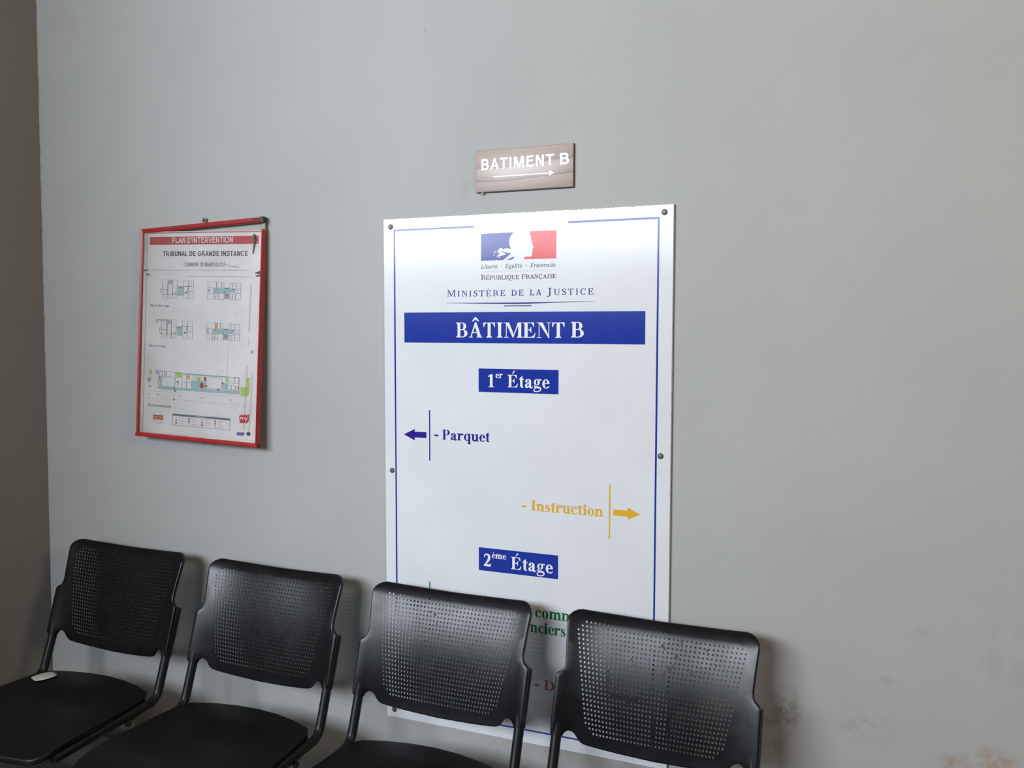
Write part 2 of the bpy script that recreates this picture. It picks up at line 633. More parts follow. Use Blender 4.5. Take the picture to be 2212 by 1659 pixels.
    if ch in 'il':
        c = 0.14
        top = X + 0.01 if ch == 'i' else 0.676
        g = rc(c - sl / 2, 0, c + sl / 2, top) + foot(c, 0, sl, sf, 1, 0.055, 0.055) + flag(c, top)
        if ch == 'i':
            g += dsc(c - 0.005, 0.60, 0.078)
        return g, 0.278
    if ch == 't':
        c = 0.155
        g = rc(c - sl / 2, 0.1, c + sl / 2, 0.54) + rc(0.02, X - 0.045, 0.31, X)
        g.append([(c + sl / 2, X), (c + sl / 2, 0.62), (c + sl / 2 - 0.02, 0.62), (0.02, X - 0.03), (c - sl / 2, X - 0.03)])
        g += arc(c - sl / 2 + 0.13, 0.115, 0.13, 0.125, 180, 310, sl, 0.07, 10)
        return g, 0.333
    if ch in 'oec':
        rx = 0.215 if ch == 'o' else 0.205
        c, ry = rx + 0.03, X / 2 + 0.012
        if ch == 'o':
            return arc(c, X / 2, rx, ry, 0, 360, sl, ha, 26), 0.5
        if ch == 'e':
            g = arc(c, X / 2, rx, ry, 8, 312, sl, ha, 24) + rc(c - rx + sl * 0.5, 0.235, c + rx - 0.005, 0.235 + ha)
            g += arc(c, X / 2, rx, ry, 4, 90, sl * 0.72, ha, 10)
            g += ribbon([(c + 0.03, 0.03), (c + 0.12, 0.05), (c + 0.2, 0.12)], [0.08, 0.06, 0.025], 4)
            return g, 0.444
        g = arc(c, X / 2, rx, ry, 70, 312, sl, ha, 22) + dsc(c + 0.115, X - 0.09, 0.066)
        g += arc(c, X / 2, rx, ry, 30, 75, 0.06, ha * 1.3, 6)
        g += ribbon([(c + 0.03, 0.03), (c + 0.12, 0.05), (c + 0.2, 0.12)], [0.08, 0.06, 0.025], 4)
        return g, 0.444
    if ch == 's':
        g = ribbon([(0.305, 0.34), (0.27, 0.425), (0.19, 0.445), (0.105, 0.405), (0.105, 0.325), (0.19, 0.255), (0.29, 0.18), (0.295, 0.085), (0.2, 0.015), (0.11, 0.03), (0.06, 0.13)],
                   [ha, ha, ha * 1.1, sl * 0.7, sl * 0.8, sl * 0.98, sl * 0.9, sl * 0.75, ha * 1.3, ha, ha])
        g += rc(0.29, 0.32, 0.32, X + 0.01) + rc(0.04, -0.01, 0.07, 0.15)
        return g, 0.389
    if ch == 'a':
        r = 0.32
        g = rc(r - sl / 2, 0.06, r + sl / 2, X - 0.12)
        g += arc(0.235, X - 0.13, r + sl / 2 - 0.235, 0.14, 0, 120, sl, ha * 1.2, 10)
        g += dsc(0.12, X - 0.115, 0.072) + arc(0.2, X - 0.1, 0.13, 0.11, 95, 170, 0.06, ha, 6)
        g += ribbon([(r - sl / 2 + 0.02, 0.275), (0.17, 0.215), (0.1, 0.13), (0.125, 0.05), (0.2, 0.04), (r - 0.03, 0.1)], [ha, ha * 1.6, sl * 0.95, sl * 0.85, sl * 0.5, ha])
        g += ribbon([(r, 0.09), (r + 0.03, 0.02), (r + 0.09, 0.015), (r + 0.165, 0.06)], [sl, sl * 0.7, ha * 1.6, ha], 4)
        return g, 0.5
    if ch == 'g':
        g = arc(0.215, 0.305, 0.17, 0.165, 0, 360, sl * 0.85, ha, 22)
        g += ribbon([(0.31, 0.425), (0.40, 0.435), (0.475, 0.425)], [0.05, 0.07, 0.07], 3)
        g += ribbon([(0.13, 0.165), (0.08, 0.11), (0.1, 0.06), (0.2, 0.045), (0.35, 0.03), (0.43, -0.04), (0.40, -0.13), (0.24, -0.185), (0.08, -0.165), (0.045, -0.09), (0.12, -0.02), (0.17, 0.035)],
                    [0.03, 0.05, 0.08, 0.105, 0.1, 0.085, 0.06, ha * 1.2, 0.06, 0.06, 0.045, 0.03])
        return g, 0.5
    if ch in 'qb':
        s = 1 if ch == 'q' else -1
        c = 0.27 if ch == 'q' else 0.29
        stx = 0.415 if ch == 'q' else 0.13
        g = arc(c, X / 2, 0.225, X / 2 + 0.012, 0, 360, sl, ha * 1.2, 26)
        if ch == 'q':
            g += rc(stx - sl / 2, -0.205, stx + sl / 2, X + 0.01) + foot(stx, -0.205, sl, sf, 1, 0.06, 0.06)
        else:
            g += rc(stx - sl / 2, 0.02, stx + sl / 2, 0.676) + flag(stx, 0.676)
        return g, 0.556
    raise ValueError(ch)


BOLD = (0.150, 0.034, 0.028)
REG = (0.108, 0.042, 0.032)
LIGHT = (0.098, 0.046, 0.030)


def serif(pr, text, u0, u1, v, cap, style=BOLD, slant=0.0, track=0.0, small=None, lower_from=None):
    """set a line of serif type so that it runs from u0 to u1 on baseline v; small = size of small capitals"""
    x, out = 0.0, []
    for i, ch in enumerate(text):
        k = 1.0
        if small is not None and ch.islower():
            k, ch = small, ch.upper()
        st = style if k == 1.0 else (style[0] / k * 0.92, style[1] / k, style[2] / k)
        polys, adv = glyph(ch, *st)
        for p in polys:
            out.append([(x + a * k, b * k) for a, b in p])
        x += adv * k + track
    xs = [a for p in out for a, b in p]
    lo, hi = min(xs), max(xs)
    s = cap / H
    kx = (u1 - u0) / (hi - lo)
    for p in out:
        pr.poly([(u0 + (a - lo) * kx + b * s * slant, v + b * s) for a, b in p])


def sans(pr, text, u0, v0, u1, v1, weight=0.0):
    """a line of the built-in sans face fitted to a box"""
    cu = bpy.data.curves.new('type', 'FONT')
    cu.body = text
    cu.size = 1.0
    cu.resolution_u = 4
    cu.offset = weight
    cu.fill_mode = 'FRONT'
    ob = bpy.data.objects.new('type', cu)
    COL.objects.link(ob)
    dg = bpy.context.evaluated_depsgraph_get()
    me = bpy.data.meshes.new_from_object(ob.evaluated_get(dg))
    bpy.data.objects.remove(ob)
    bpy.data.curves.remove(cu)
    xs = [q.co.x for q in me.vertices]
    ys = [q.co.y for q in me.vertices]
    kx, ky = (u1 - u0) / (max(xs) - min(xs)), (v1 - v0) / (max(ys) - min(ys))
    x0, y0 = min(xs), min(ys)
    n = len(pr.v)
    pr.v += [(u0 + (q.co.x - x0) * kx, v0 + (q.co.y - y0) * ky, pr.w) for q in me.vertices]
    pr.f += [tuple(n + i for i in p.vertices) for p in me.polygons]
    bpy.data.meshes.remove(me)


def sans_glyph(ch, t):
    """plain grotesque capital, one unit high, stroke t"""
    k = t * 0.88
    if ch == ' ':
        return [], 0.33
    if ch == "'":
        return rc(0.08, 0.66, 0.08 + t * 0.9, 1.0), 0.26
    if ch == 'I':
        return rc(0.1, 0, 0.1 + t, 1), 0.2 + t
    if ch == 'L':
        return rc(0.1, 0, 0.1 + t, 1) + rc(0.1, 0, 0.68, k), 0.74
    if ch == 'E':
        return rc(0.1, 0, 0.1 + t, 1) + rc(0.1, 0, 0.76, k) + rc(0.1, 1 - k, 0.74, 1) + rc(0.1, 0.55 - k / 2, 0.70, 0.55 + k / 2), 0.86
    if ch == 'T':
        return rc(0.42 - t / 2, 0, 0.42 + t / 2, 1) + rc(0.03, 1 - k, 0.81, 1), 0.84
    if ch == 'N':
        return rc(0.1, 0, 0.1 + t, 1) + rc(0.84 - t, 0, 0.84, 1) + [[(0.1, 1), (0.1 + t * 1.05, 1), (0.84, 0), (0.84 - t * 1.05, 0)]], 0.94
    if ch == 'M':
        g = rc(0.1, 0, 0.1 + t * 0.95, 1) + rc(1.04 - t * 0.95, 0, 1.04, 1)
        g += [[(0.1, 1), (0.1 + t * 1.3, 1), (0.57 + t * 0.45, 0), (0.57 - t * 0.45, 0)], [(1.04, 1), (1.04 - t * 1.3, 1), (0.57 - t * 0.45, 0), (0.57 + t * 0.45, 0)]]
        return g, 1.14
    if ch == 'A':
        return [[(0.0, 0), (t * 1.1, 0), (0.5, 1), (0.37, 1)], [(0.37, 1), (0.5, 1), (0.87, 0), (0.87 - t * 1.1, 0)]] + [[(0.435 - t * 0.55, 1), (0.435 + t * 0.55, 1), (0.435, 0.7)]] + rc(0.2, 0.23, 0.68, 0.23 + k), 0.87
    if ch == 'V':
        return [[(0.0, 1), (t * 1.1, 1), (0.49, 0), (0.37, 0)], [(0.37, 0), (0.49, 0), (0.86, 1), (0.86 - t * 1.1, 1)]], 0.86
    if ch == 'Z':
        return rc(0.05, 1 - k, 0.76, 1) + rc(0.03, 0, 0.78, k) + [[(0.03, k), (0.03, k * 0.6), (0.16, k * 0.6), (0.76, 1 - k * 0.6), (0.76, 1 - k), (0.6, 1 - k)]], 0.82
    if ch in 'PRB':
        ym = 0.52 if ch == 'B' else 0.42
        g = rc(0.1, 0, 0.1 + t, 1) + rc(0.1, 1 - k, 0.5, 1) + rc(0.1, ym - k / 2, 0.5, ym + k / 2)
        g += arc(0.5, (1 + ym - k / 2) / 2, 0.27, (1 - ym + k / 2) / 2, -90, 90, t, k, 14)
        if ch == 'B':
            g += rc(0.1, 0, 0.52, k) + arc(0.52, (ym + k / 2) / 2, 0.30, (ym + k / 2) / 2, -90, 90, t, k, 14)
            return g, 0.92
        if ch == 'R':
            g.append([(0.42, ym), (0.42 + t * 1.1, ym), (0.90, 0), (0.90 - t * 1.2, 0)])
            return g, 0.94
        return g, 0.86
    if ch == 'D':
        return rc(0.1, 0, 0.1 + t, 1) + rc(0.1, 0, 0.42, k) + rc(0.1, 1 - k, 0.42, 1) + arc(0.42, 0.5, 0.43, 0.5, -90, 90, t, k, 18), 0.94
    if ch == 'U':
        return rc(0.1, 0.34, 0.1 + t, 1) + rc(0.82 - t, 0.34, 0.82, 1) + arc(0.46, 0.35, 0.36, 0.36, 180, 360, t, k, 18), 0.92
    if ch == 'O':
        return arc(0.52, 0.5, 0.47, 0.515, 0, 360, t, k, 28), 1.04
    if ch in 'CG':
        g = arc(0.50, 0.5, 0.45, 0.515, 42, 318 if ch == 'C' else 330, t, k, 24)
        if ch == 'G':
            g += rc(0.52, 0.42, 0.93, 0.42 + k) + rc(0.93 - t * 0.95, 0.12, 0.93, 0.42 + k)
        return g, 0.95 if ch == 'C' else 1.02
    if ch == 'S':
        return ribbon([(0.75, 0.72), (0.66, 0.88), (0.44, 0.945), (0.22, 0.87), (0.18, 0.72), (0.28, 0.59), (0.46, 0.53), (0.66, 0.45), (0.74, 0.28), (0.64, 0.11), (0.42, 0.05), (0.20, 0.12), (0.10, 0.30)], [t] * 13, 4), 0.87
    raise ValueError(ch)


def caps(pr, text, u0, v0, u1, v1, t):
    x, out = 0.0, []
    for ch in text:
        polys, adv = sans_glyph(ch, t)
        out += [[(x + a, b) for a, b in q] for q in polys]
        x += adv
    xs = [a for q in out for a, b in q]
    lo = min(xs)
    kx = (u1 - u0) / (max(xs) - lo)
    for q in out:
        pr.poly([(u0 + (a - lo) * kx, v0 + b * (v1 - v0)) for a, b in q])


# ------------------------------------------------------------------ materials
BROWN = (0.20, 0.115, 0.05)
ORANGE = (0.36, 0.17, 0.05)
DIRT = (0.09, 0.07, 0.06)
wall_stains_and_shade = [
    (1.095, 0, 0.615, 0.055, 0.075, DIRT, 0.55, 38),
    (1.06, 0, 0.55, 0.06, 0.12, BROWN, 0.45, 24),
    (1.524, 0, 0.575, 0.075, 0.05, ORANGE, 0.75, 20),
    (1.46, 0, 0.552, 0.06, 0.04, ORANGE, 0.6, 22),
    (1.27, 0, 0.60, 0.09, 0.05, BROWN, 0.30, 26),
    (1.303, 0, 0.719, 0.035, 0.03, BROWN, 0.28, 22),
    (1.376, 0, 0.843, 0.03, 0.02, BROWN, 0.16, 24),
    (1.55, 0, 0.80, 0.12, 0.12, BROWN, 0.16, 14),
    (0.245, 0, 1.875, 0.035, 0.05, BROWN, 0.22, 18),
    (-0.03, 0, 0.45, 0.35, 0.14, BROWN, 0.22, 10),
    (0.62, 0, 0.38, 0.5, 0.10, BROWN, 0.35, 9),
    (-0.9, 0, 0.15, 0.5, 0.3, BROWN, 0.6, 6),  # brownish shade under the seats, painted onto the low wall
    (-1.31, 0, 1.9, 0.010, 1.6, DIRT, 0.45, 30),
]
M_WALL = plaster('painted_plaster', (0.436, 0.433, 0.420), wall_stains_and_shade)
M_WALL_L_SHADED = plaster('shaded_plaster_side', (0.25, 0.235, 0.215), [(-1.31, -0.35, 0.6, 0.25, 0.35, BROWN, 0.4, 9), (-1.31, -0.2, 0.9, 0.1, 0.2, BROWN, 0.3, 14)], seed=3.1)  # same paint as the main wall, colour darkened to carry its shade
M_WALL_O = plaster('painted_plaster_room', (0.09, 0.09, 0.085), seed=8.0)
M_CEIL = simple('ceiling_paint', (0.20, 0.19, 0.175), 0.8, var=0.03, vscale=3)
M_FLOOR = simple('floor_tile', (0.085, 0.078, 0.068), 0.35, var=0.12, vscale=6)
M_GROUT = simple('floor_grout', (0.16, 0.15, 0.14), 0.8, var=0.1)


def panel_white():
    m, nt, b = new_mat('white_sign_face')
    tc = nd(nt, 'ShaderNodeTexCoord')
    f = noise(nt, tc.outputs['Object'], 5, 4, 0.6)
    c = ramp(nt, f, [(0.3, (0.71, 0.72, 0.745)), (0.7, (0.76, 0.77, 0.79))])
    f2 = noise(nt, tc.outputs['Object'], 60, 4, 0.7)
    c = mixc(nt, math_n(nt, 'MULTIPLY', ramp_v(nt, f2, 0.63, 0.74), 0.10), c, (0.45, 0.42, 0.36))
    lk(nt, c, b.inputs['Base Color'])
    b.inputs['Roughness'].default_value = 0.13
    b.inputs['Specular IOR Level'].default_value = 0.30
    bump(nt, b, noise(nt, tc.outputs['Object'], 220, 2), 0.06, 0.0006)
    return m


def print_mat(name, col, rough=0.13):
    m, nt, b = new_mat(name)
    tc = nd(nt, 'ShaderNodeTexCoord')
    f = noise(nt, tc.outputs['Object'], 30, 3)
    lk(nt, ramp(nt, f, [(0.3, tuple(x * 0.95 for x in col)), (0.7, tuple(min(1, x * 1.04) for x in col))]), b.inputs['Base Color'])
    b.inputs['Roughness'].default_value = rough
    b.inputs['Specular IOR Level'].default_value = 0.30
    bump(nt, b, noise(nt, tc.outputs['Object'], 220, 2), 0.06, 0.0006)
    return m


M_SIGN = panel_white()
M_EDGE = simple('sign_edge', (0.20, 0.18, 0.16), 0.6, var=0.3, vscale=60)
P_BLUE = print_mat('print_royal_blue', (0.016, 0.038, 0.32))
P_VIOLET = print_mat('print_violet_blue', (0.030, 0.018, 0.26))
P_NAVY = print_mat('print_navy', (0.030, 0.045, 0.22))
P_FLAGB = print_mat('print_flag_blue', (0.022, 0.035, 0.30))
P_RED = print_mat('print_flag_red', (0.72, 0.030, 0.040))
P_YEL = print_mat('print_yellow', (0.78, 0.44, 0.035))
P_GREEN = print_mat('print_green', (0.005, 0.18, 0.05))
P_CRIM = print_mat('print_crimson', (0.40, 0.010, 0.030))
P_WHITE = print_mat('print_white', (0.84, 0.85, 0.87))
P_BLACK = print_mat('print_black', (0.030, 0.030, 0.033))
P_GREY = print_mat('print_grey', (0.42, 0.42, 0.43))
M_STEEL = simple('dull_screw_steel', (0.085, 0.075, 0.062), 0.5, 0.5, var=0.3, vscale=400)
M_STEEL_L = simple('worn_screw_steel', (0.24, 0.21, 0.185), 0.45, 0.6, var=0.3, vscale=400)


def black_plastic(name, base, rough, dusty=0.0):
    m, nt, b = new_mat(name)
    tc = nd(nt, 'ShaderNodeTexCoord')
    oi = nd(nt, 'ShaderNodeObjectInfo')
    off = nd(nt, 'ShaderNodeVectorMath', operation='ADD')
    cx = nd(nt, 'ShaderNodeCombineXYZ')
    lk(nt, math_n(nt, 'MULTIPLY', oi.outputs['Random'], 37.0), cx.inputs[0])
    lk(nt, tc.outputs['Object'], off.inputs[0])
    lk(nt, cx.outputs[0], off.inputs[1])
    v = off.outputs[0]
    c = ramp(nt, noise(nt, v, 9, 4, 0.6), [(0.3, tuple(x * 0.85 for x in base)), (0.7, tuple(x * 1.2 for x in base))])
    if dusty:
        fn = noise(nt, v, 22, 5, 0.7)
        c = mixc(nt, math_n(nt, 'MULTIPLY', ramp_v(nt, fn, 0.64, 0.69), dusty), c, (0.050, 0.024, 0.014))
        fn2 = noise(nt, v, 130, 4, 0.7)
        c = mixc(nt, math_n(nt, 'MULTIPLY', ramp_v(nt, fn2, 0.70, 0.78), dusty * 0.6), c, (0.035, 0.03, 0.027))
        rr = nd(nt, 'ShaderNodeMapRange')
        rr.inputs['From Min'].default_value, rr.inputs['From Max'].default_value = 0.35, 0.7
        rr.inputs['To Min'].default_value, rr.inputs['To Max'].default_value = rough - 0.02, rough + 0.05
        lk(nt, noise(nt, v, 16, 4, 0.65), rr.inputs['Value'])
        lk(nt, rr.outputs[0], b.inputs['Roughness'])
    else:
        b.inputs['Roughness'].default_value = rough
    lk(nt, c, b.inputs['Base Color'])
    bump(nt, b, noise(nt, v, 420, 2, 0.5), 0.08, 0.0006)
    b.inputs['Specular IOR Level'].default_value = 0.32
    return m


M_BACK = black_plastic('black_perforated_plastic', (0.0060, 0.0060, 0.0072), 0.26, 0.50)
M_SEAT = black_plastic('black_seat_plastic', (0.0045, 0.0045, 0.0052), 0.42, 0.0)
M_TUBE = black_plastic('black_powder_coat', (0.0085, 0.0085, 0.0095), 0.36, 0.0)
M_SLEEVE = black_plastic('black_sleeve_plastic', (0.0080, 0.0080, 0.0092), 0.38, 0.0)
M_SCUFF = simple('dried_brown_splash', (0.026, 0.012, 0.008), 0.55, var=0.35, vscale=300)
M_BEAM = simple('grey_beam_paint', (0.33, 0.32, 0.31), 0.45, var=0.1, vscale=30)
M_RUBBER = simple('black_rubber', (0.012, 0.012, 0.012), 0.7)

# ------------------------------------------------------------------ the room
LEFT_X = -1.3105
CEIL_Z = 3.7
T = 0.12


def wall_with_hole(name, mat, axis, face, back, a0, a1, z0, z1, hole):
    """wall slab of constant x (axis 0) or y (axis 1) with one rectangular opening"""
    h0, h1, k0, k1 = hole
    bm = bmesh.new()
    for p0, p1, q0, q1 in ((a0, h0, z0, z1), (h1, a1, z0, z1), (h0, h1, k1, z1), (h0, h1, z0, k0)):
        if p1 - p0 < 1e-4 or q1 - q0 < 1e-4:
            continue
        lo, hi = min(face, back), max(face, back)
        if axis == 1:
            box_bm(bm, p0, p1, lo, hi, q0, q1)
        else:
            box_bm(bm, lo, hi, p0, p1, q0, q1)
    return obj(name, from_bm(name, bm), mat)


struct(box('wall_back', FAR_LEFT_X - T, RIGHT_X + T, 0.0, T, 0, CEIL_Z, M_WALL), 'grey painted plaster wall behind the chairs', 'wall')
struct(box('wall_left', LEFT_X - T, LEFT_X, -1.75, 0.0, 0, CEIL_Z, M_WALL_L_SHADED), 'short shaded side wall meeting the sign wall at the left corner', 'wall')
struct(box('wall_far_left', FAR_LEFT_X - T, FAR_LEFT_X, REAR_Y - T, 0.0, 0, CEIL_Z, M_WALL_O), 'wall at the far left end of the room', 'wall')
struct(wall_with_hole('wall_rear', M_WALL_O, 1, REAR_Y, REAR_Y - T, FAR_LEFT_X, RIGHT_X, 0, CEIL_Z, WIN), 'wall with a wide window behind the viewer', 'wall')
struct(wall_with_hole('wall_right', M_WALL_O, 0, RIGHT_X, RIGHT_X + T, REAR_Y - T, 0.0, 0, CEIL_Z, FILL_WIN), 'wall on the right side with an opening added for warm fill', 'wall')
struct(box('ceiling', FAR_LEFT_X - T, RIGHT_X + T, REAR_Y - T, T, CEIL_Z, CEIL_Z + 0.1, M_CEIL), 'plain off-white ceiling', 'ceiling')
fl = struct(box('floor', FAR_LEFT_X - T, RIGHT_X + T, REAR_Y - T, T, -0.1, -0.004, M_GROUT), 'floor of square grey-beige tiles', 'floor')
bm = bmesh.new()
box_bm(bm, -0.148, 0.148, -0.148, 0.148, -0.004, 0.0, 0.0015, 1)
tile_me = from_bm('tile', bm)
tile_me.materials.append(M_FLOOR)
for ix in range(8):
    for iy in range(4):
        t = bpy.data.objects.new('tile', tile_me)
        t.location = (LEFT_X + 0.15 + ix * 0.3, -0.15 - iy * 0.3, 0)
        COL.objects.link(t)
        t.parent = fl
bm = bmesh.new()
for ix in range(-11, 15):
    for iy in range(17):
        if 0 <= ix < 8 and iy < 4:
            continue
        x, y = LEFT_X + 0.15 + ix * 0.3, -0.15 - iy * 0.3
        box_bm(bm, x - 0.148, x + 0.148, y - 0.148, y + 0.148, -0.004, 0.0)
rest = obj('tile_field', from_bm('tile_field', bm), M_FLOOR, fl)
rest['kind'] = 'stuff'

struct(box('dimming_strip_back', LEFT_X, RIGHT_X, -0.010, 0.0, 0.0, 0.11, simple('dark_foot_strip', (0.085, 0.078, 0.070), 0.4, var=0.15, vscale=8)), 'dark strip added along the foot of the wall to dim it', 'dimming_strip')  # invented dark strip, dims the overly bright foot of the wall
# frames in the window behind the viewer and the added opening beside
wf = empty('window_1', ((WIN[0] + WIN[1]) / 2, REAR_Y - 0.06, WIN[2]))
struct(wf, 'plain white window in the wall behind the viewer', 'window')
M_FRAME = simple('white_frame_paint', (0.7, 0.7, 0.68), 0.4, var=0.03)
ww, wh = WIN[1] - WIN[0], WIN[3] - WIN[2]
for nm, a in (('frame_side', (-ww / 2, -ww / 2 + 0.04, 0, wh)), ('frame_side', (ww / 2 - 0.04, ww / 2, 0, wh)),
              ('frame_head', (-ww / 2, ww / 2, wh - 0.04, wh)), ('frame_sill', (-ww / 2, ww / 2, 0, 0.04))):
    box(nm, a[0], a[1], -0.03, 0.03, a[2], a[3], M_FRAME, wf)
w2 = empty('fill_window', (RIGHT_X + 0.06, (FILL_WIN[0] + FILL_WIN[1]) / 2, FILL_WIN[2]))
struct(w2, 'high white-framed opening added in the right wall for warm fill', 'window')
dw, dh = FILL_WIN[1] - FILL_WIN[0], FILL_WIN[3] - FILL_WIN[2]
for nm, a in (('frame_side', (-dw / 2, -dw / 2 + 0.04, 0, dh)), ('frame_side', (dw / 2 - 0.04, dw / 2, 0, dh)), ('frame_head', (-dw / 2, dw / 2, dh - 0.04, dh)), ('frame_sill', (-dw / 2, dw / 2, 0, 0.04))):
    box(nm, -0.03, 0.03, a[0], a[1], a[2], a[3], M_FRAME, w2)

# ------------------------------------------------------------------ directory sign
Z0 = 1.79823                                     # height of the sign's upper left corner


def panel_matrix(origin, roll, tilt=0.0):
    """local x along the panel, y up it, z out of the wall; roll turns it counter-clockwise, tilt brings its foot out"""
    ux = Vector((cos(roll), 0, sin(roll)))
    vz = Vector((-sin(roll) * cos(tilt), sin(tilt), cos(roll) * cos(tilt)))
    nn = ux.cross(vz)
    m = Matrix.Identity(4)
    for i in range(3):
        m[i][0], m[i][1], m[i][2], m[i][3] = ux[i], vz[i], nn[i], origin[i]
    return m


SW, SH, STK = 0.801, 1.3975, 0.0045
sign = empty('directory_sign', panel_matrix((0.001, -STK - 0.001, Z0 - 0.0005), 0.0106))
tag(sign, 'large white directory board with blue border screwed to the wall behind the chairs', 'sign')
bm = bmesh.new()
box_bm(bm, 0, SW, -SH, 0, -STK, 0, 0.0006, 1)
obj('board', from_bm('board', bm), M_SIGN, sign)
eg = Print(0.0002)                               # scuffed edge film on the right and bottom
bm = bmesh.new()
box_bm(bm, SW, SW + 0.0022, -SH, -0.001, -STK, -0.0006)
obj('edge_strip', from_bm('edge_strip', bm), M_EDGE, sign)

p = Print()                                      # blue border, open at the top middle and at the foot
p.rect(0.0305, -0.0335, 0.2727, -0.0288)
p.rect(0.5349, -0.0335, 0.7665, -0.0288)
p.rect(0.0315, -1.364, 0.0360, -0.0288)
p.rect(0.7625, -1.364, 0.7670, -0.0288)
p.rect(0.0315, -1.3645, 0.7670, -1.3600)
p.build('border', P_BLUE, sign)

p = Print()                                      # emblem: blue field, white profile between, red field
p.poly([(0.2944, -0.0505), (0.3866, -0.0503), (0.3815, -0.0555), (0.3765, -0.0625), (0.3737, -0.0707), (0.3738, -0.0785), (0.3756, -0.0854),
        (0.3799, -0.0928), (0.3755, -0.0915), (0.3690, -0.0905), (0.3620, -0.0908), (0.3565, -0.0925), (0.3540, -0.0905), (0.3518, -0.0880), (0.3470, -0.0905), (0.3420, -0.0955), (0.3385, -0.1010),
        (0.3335, -0.1060), (0.3300, -0.1085), (0.3315, -0.1045), (0.3360, -0.0970), (0.3385, -0.0945), (0.3340, -0.0960), (0.3312, -0.1000), (0.3295, -0.1065),
        (0.3300, -0.1098), (0.3372, -0.1030), (0.3425, -0.0995), (0.3430, -0.1040), (0.3395, -0.1090), (0.3375, -0.1118), (0.3420, -0.1110), (0.3465, -0.1120), (0.3430, -0.1155), (0.3385, -0.1180), (0.3340, -0.1206), (0.2943, -0.1206)])
p.build('emblem_blue_field', P_FLAGB, sign)
p = Print(0.0004)                                # dark strands in the white hair
p.poly([(0.3500, -0.0968), (0.3560, -0.0975), (0.3640, -0.1005), (0.3740, -0.1025), (0.3785, -0.1020), (0.3760, -0.1060), (0.3700, -0.1105), (0.3640, -0.1150), (0.3570, -0.1200), (0.3480, -0.1206), (0.3490, -0.1150), (0.3460, -0.1110), (0.3530, -0.1090), (0.3610, -0.1068), (0.3665, -0.1045), (0.3590, -0.1010), (0.3520, -0.0985)])
p.poly([(0.3892, -0.1118), (0.3850, -0.1135), (0.3790, -0.1155), (0.3720, -0.1185), (0.3640, -0.1200), (0.3790, -0.1206), (0.3843, -0.1190)])
p.poly([(0.3430, -0.1010), (0.3470, -0.0985), (0.3460, -0.1030), (0.3420, -0.1080), (0.3400, -0.1090)])
p.poly([(0.3380, -0.1180), (0.3480, -0.1140), (0.3500, -0.1206), (0.3400, -0.1206)])
p.build('emblem_hair_strands', P_FLAGB, sign)
p = Print()
p.poly([(0.4315, -0.0496), (0.5034, -0.0502), (0.5029, -0.1201), (0.4135, -0.1203), (0.4150, -0.1175), (0.4185, -0.1145), (0.4225, -0.1132), (0.4290, -0.1142), (0.4340, -0.1140),
        (0.4368, -0.1120), (0.4379, -0.1093), (0.4368, -0.1068), (0.4388, -0.1045), (0.4373, -0.1036), (0.4398, -0.1000), (0.4392, -0.0975), (0.4378, -0.0952), (0.4392, -0.0938), (0.4418, -0.0912), (0.4416, -0.0893), (0.4392, -0.0850),
        (0.4374, -0.0800), (0.4372, -0.0760), (0.4352, -0.0694), (0.4340, -0.0665), (0.4364, -0.0631), (0.4338, -0.0610), (0.4322, -0.0600), (0.4305, -0.0575), (0.4318, -0.0560)])
p.build('emblem_red_field', P_RED, sign)
p = Print()
p.line([(0.4270, -0.0772), (0.4300, -0.0765), (0.4335, -0.0778)], 0.0007)
p.line([(0.4290, -0.0788), (0.4318, -0.0782), (0.4325, -0.0795)], 0.0007)
p.line([(0.4310, -0.0838), (0.4330, -0.0815)], 0.0006)
p.build('emblem_eye', P_GREY, sign)

p = Print()
serif(p, 'Liberté', 0.2935, 0.3400, -0.1418, 0.0105, LIGHT, 0.22, 0.03)
serif(p, '•', 0.3507, 0.3531, -0.1400, 0.0075, LIGHT)
serif(p, 'Égalité', 0.3627, 0.4090, -0.1416, 0.0105, LIGHT, 0.22, 0.03)
serif(p, '•', 0.4207, 0.4231, -0.1396, 0.0075, LIGHT)
serif(p, 'Fraternité', 0.4325, 0.5005, -0.1415, 0.0105, LIGHT, 0.22, 0.03)
p.build('motto_lettering', P_BLACK, sign)
p = Print()
p.rect(0.2943, -0.1500, 0.5031, -0.1495)
p.build('hairline', P_GREY, sign)
p = Print()
serif(p, 'République', 0.2943, 0.4022, -0.1708, 0.0140, REG, small=0.80)
serif(p, 'Française', 0.4092, 0.5039, -0.1704, 0.0128, REG, small=0.84)
p.build('republic_lettering', P_BLACK, sign)
p = Print()
serif(p, 'Ministère', 0.1938, 0.3634, -0.2134, 0.0180, REG, track=0.13, small=0.86)
serif(p, 'de', 0.3804, 0.4146, -0.2132, 0.0180, REG, track=0.13, small=0.84)
serif(p, 'la', 0.4319, 0.4636, -0.2130, 0.0180, REG, track=0.13, small=0.84)
serif(p, 'J', 0.4778, 0.4905, -0.2130, 0.0187, REG)
serif(p, 'ustice', 0.4975, 0.6026, -0.2128, 0.0180, REG, track=0.13, small=0.86)
p.poly([(0.1927, -0.2300), (0.3984, -0.2306), (0.6055, -0.2293), (0.6055, -0.2297), (0.3984, -0.2348), (0.1927, -0.2305)])
p.rect(0.3594, -0.2405, 0.4363, -0.2378)
p.build('ministry_lettering', P_NAVY, sign)

p = Print()
p.rect(0.0632, -0.3365, 0.7346, -0.2548)
p.build('heading_band', P_BLUE, sign)
p = Print(0.0006)
serif(p, 'BÂTIMENT', 0.2213, 0.5265, -0.3215, 0.0393, BOLD)
serif(p, 'B', 0.5439, 0.5779, -0.3203, 0.0393, BOLD)
p.build('heading_lettering', P_WHITE, sign)

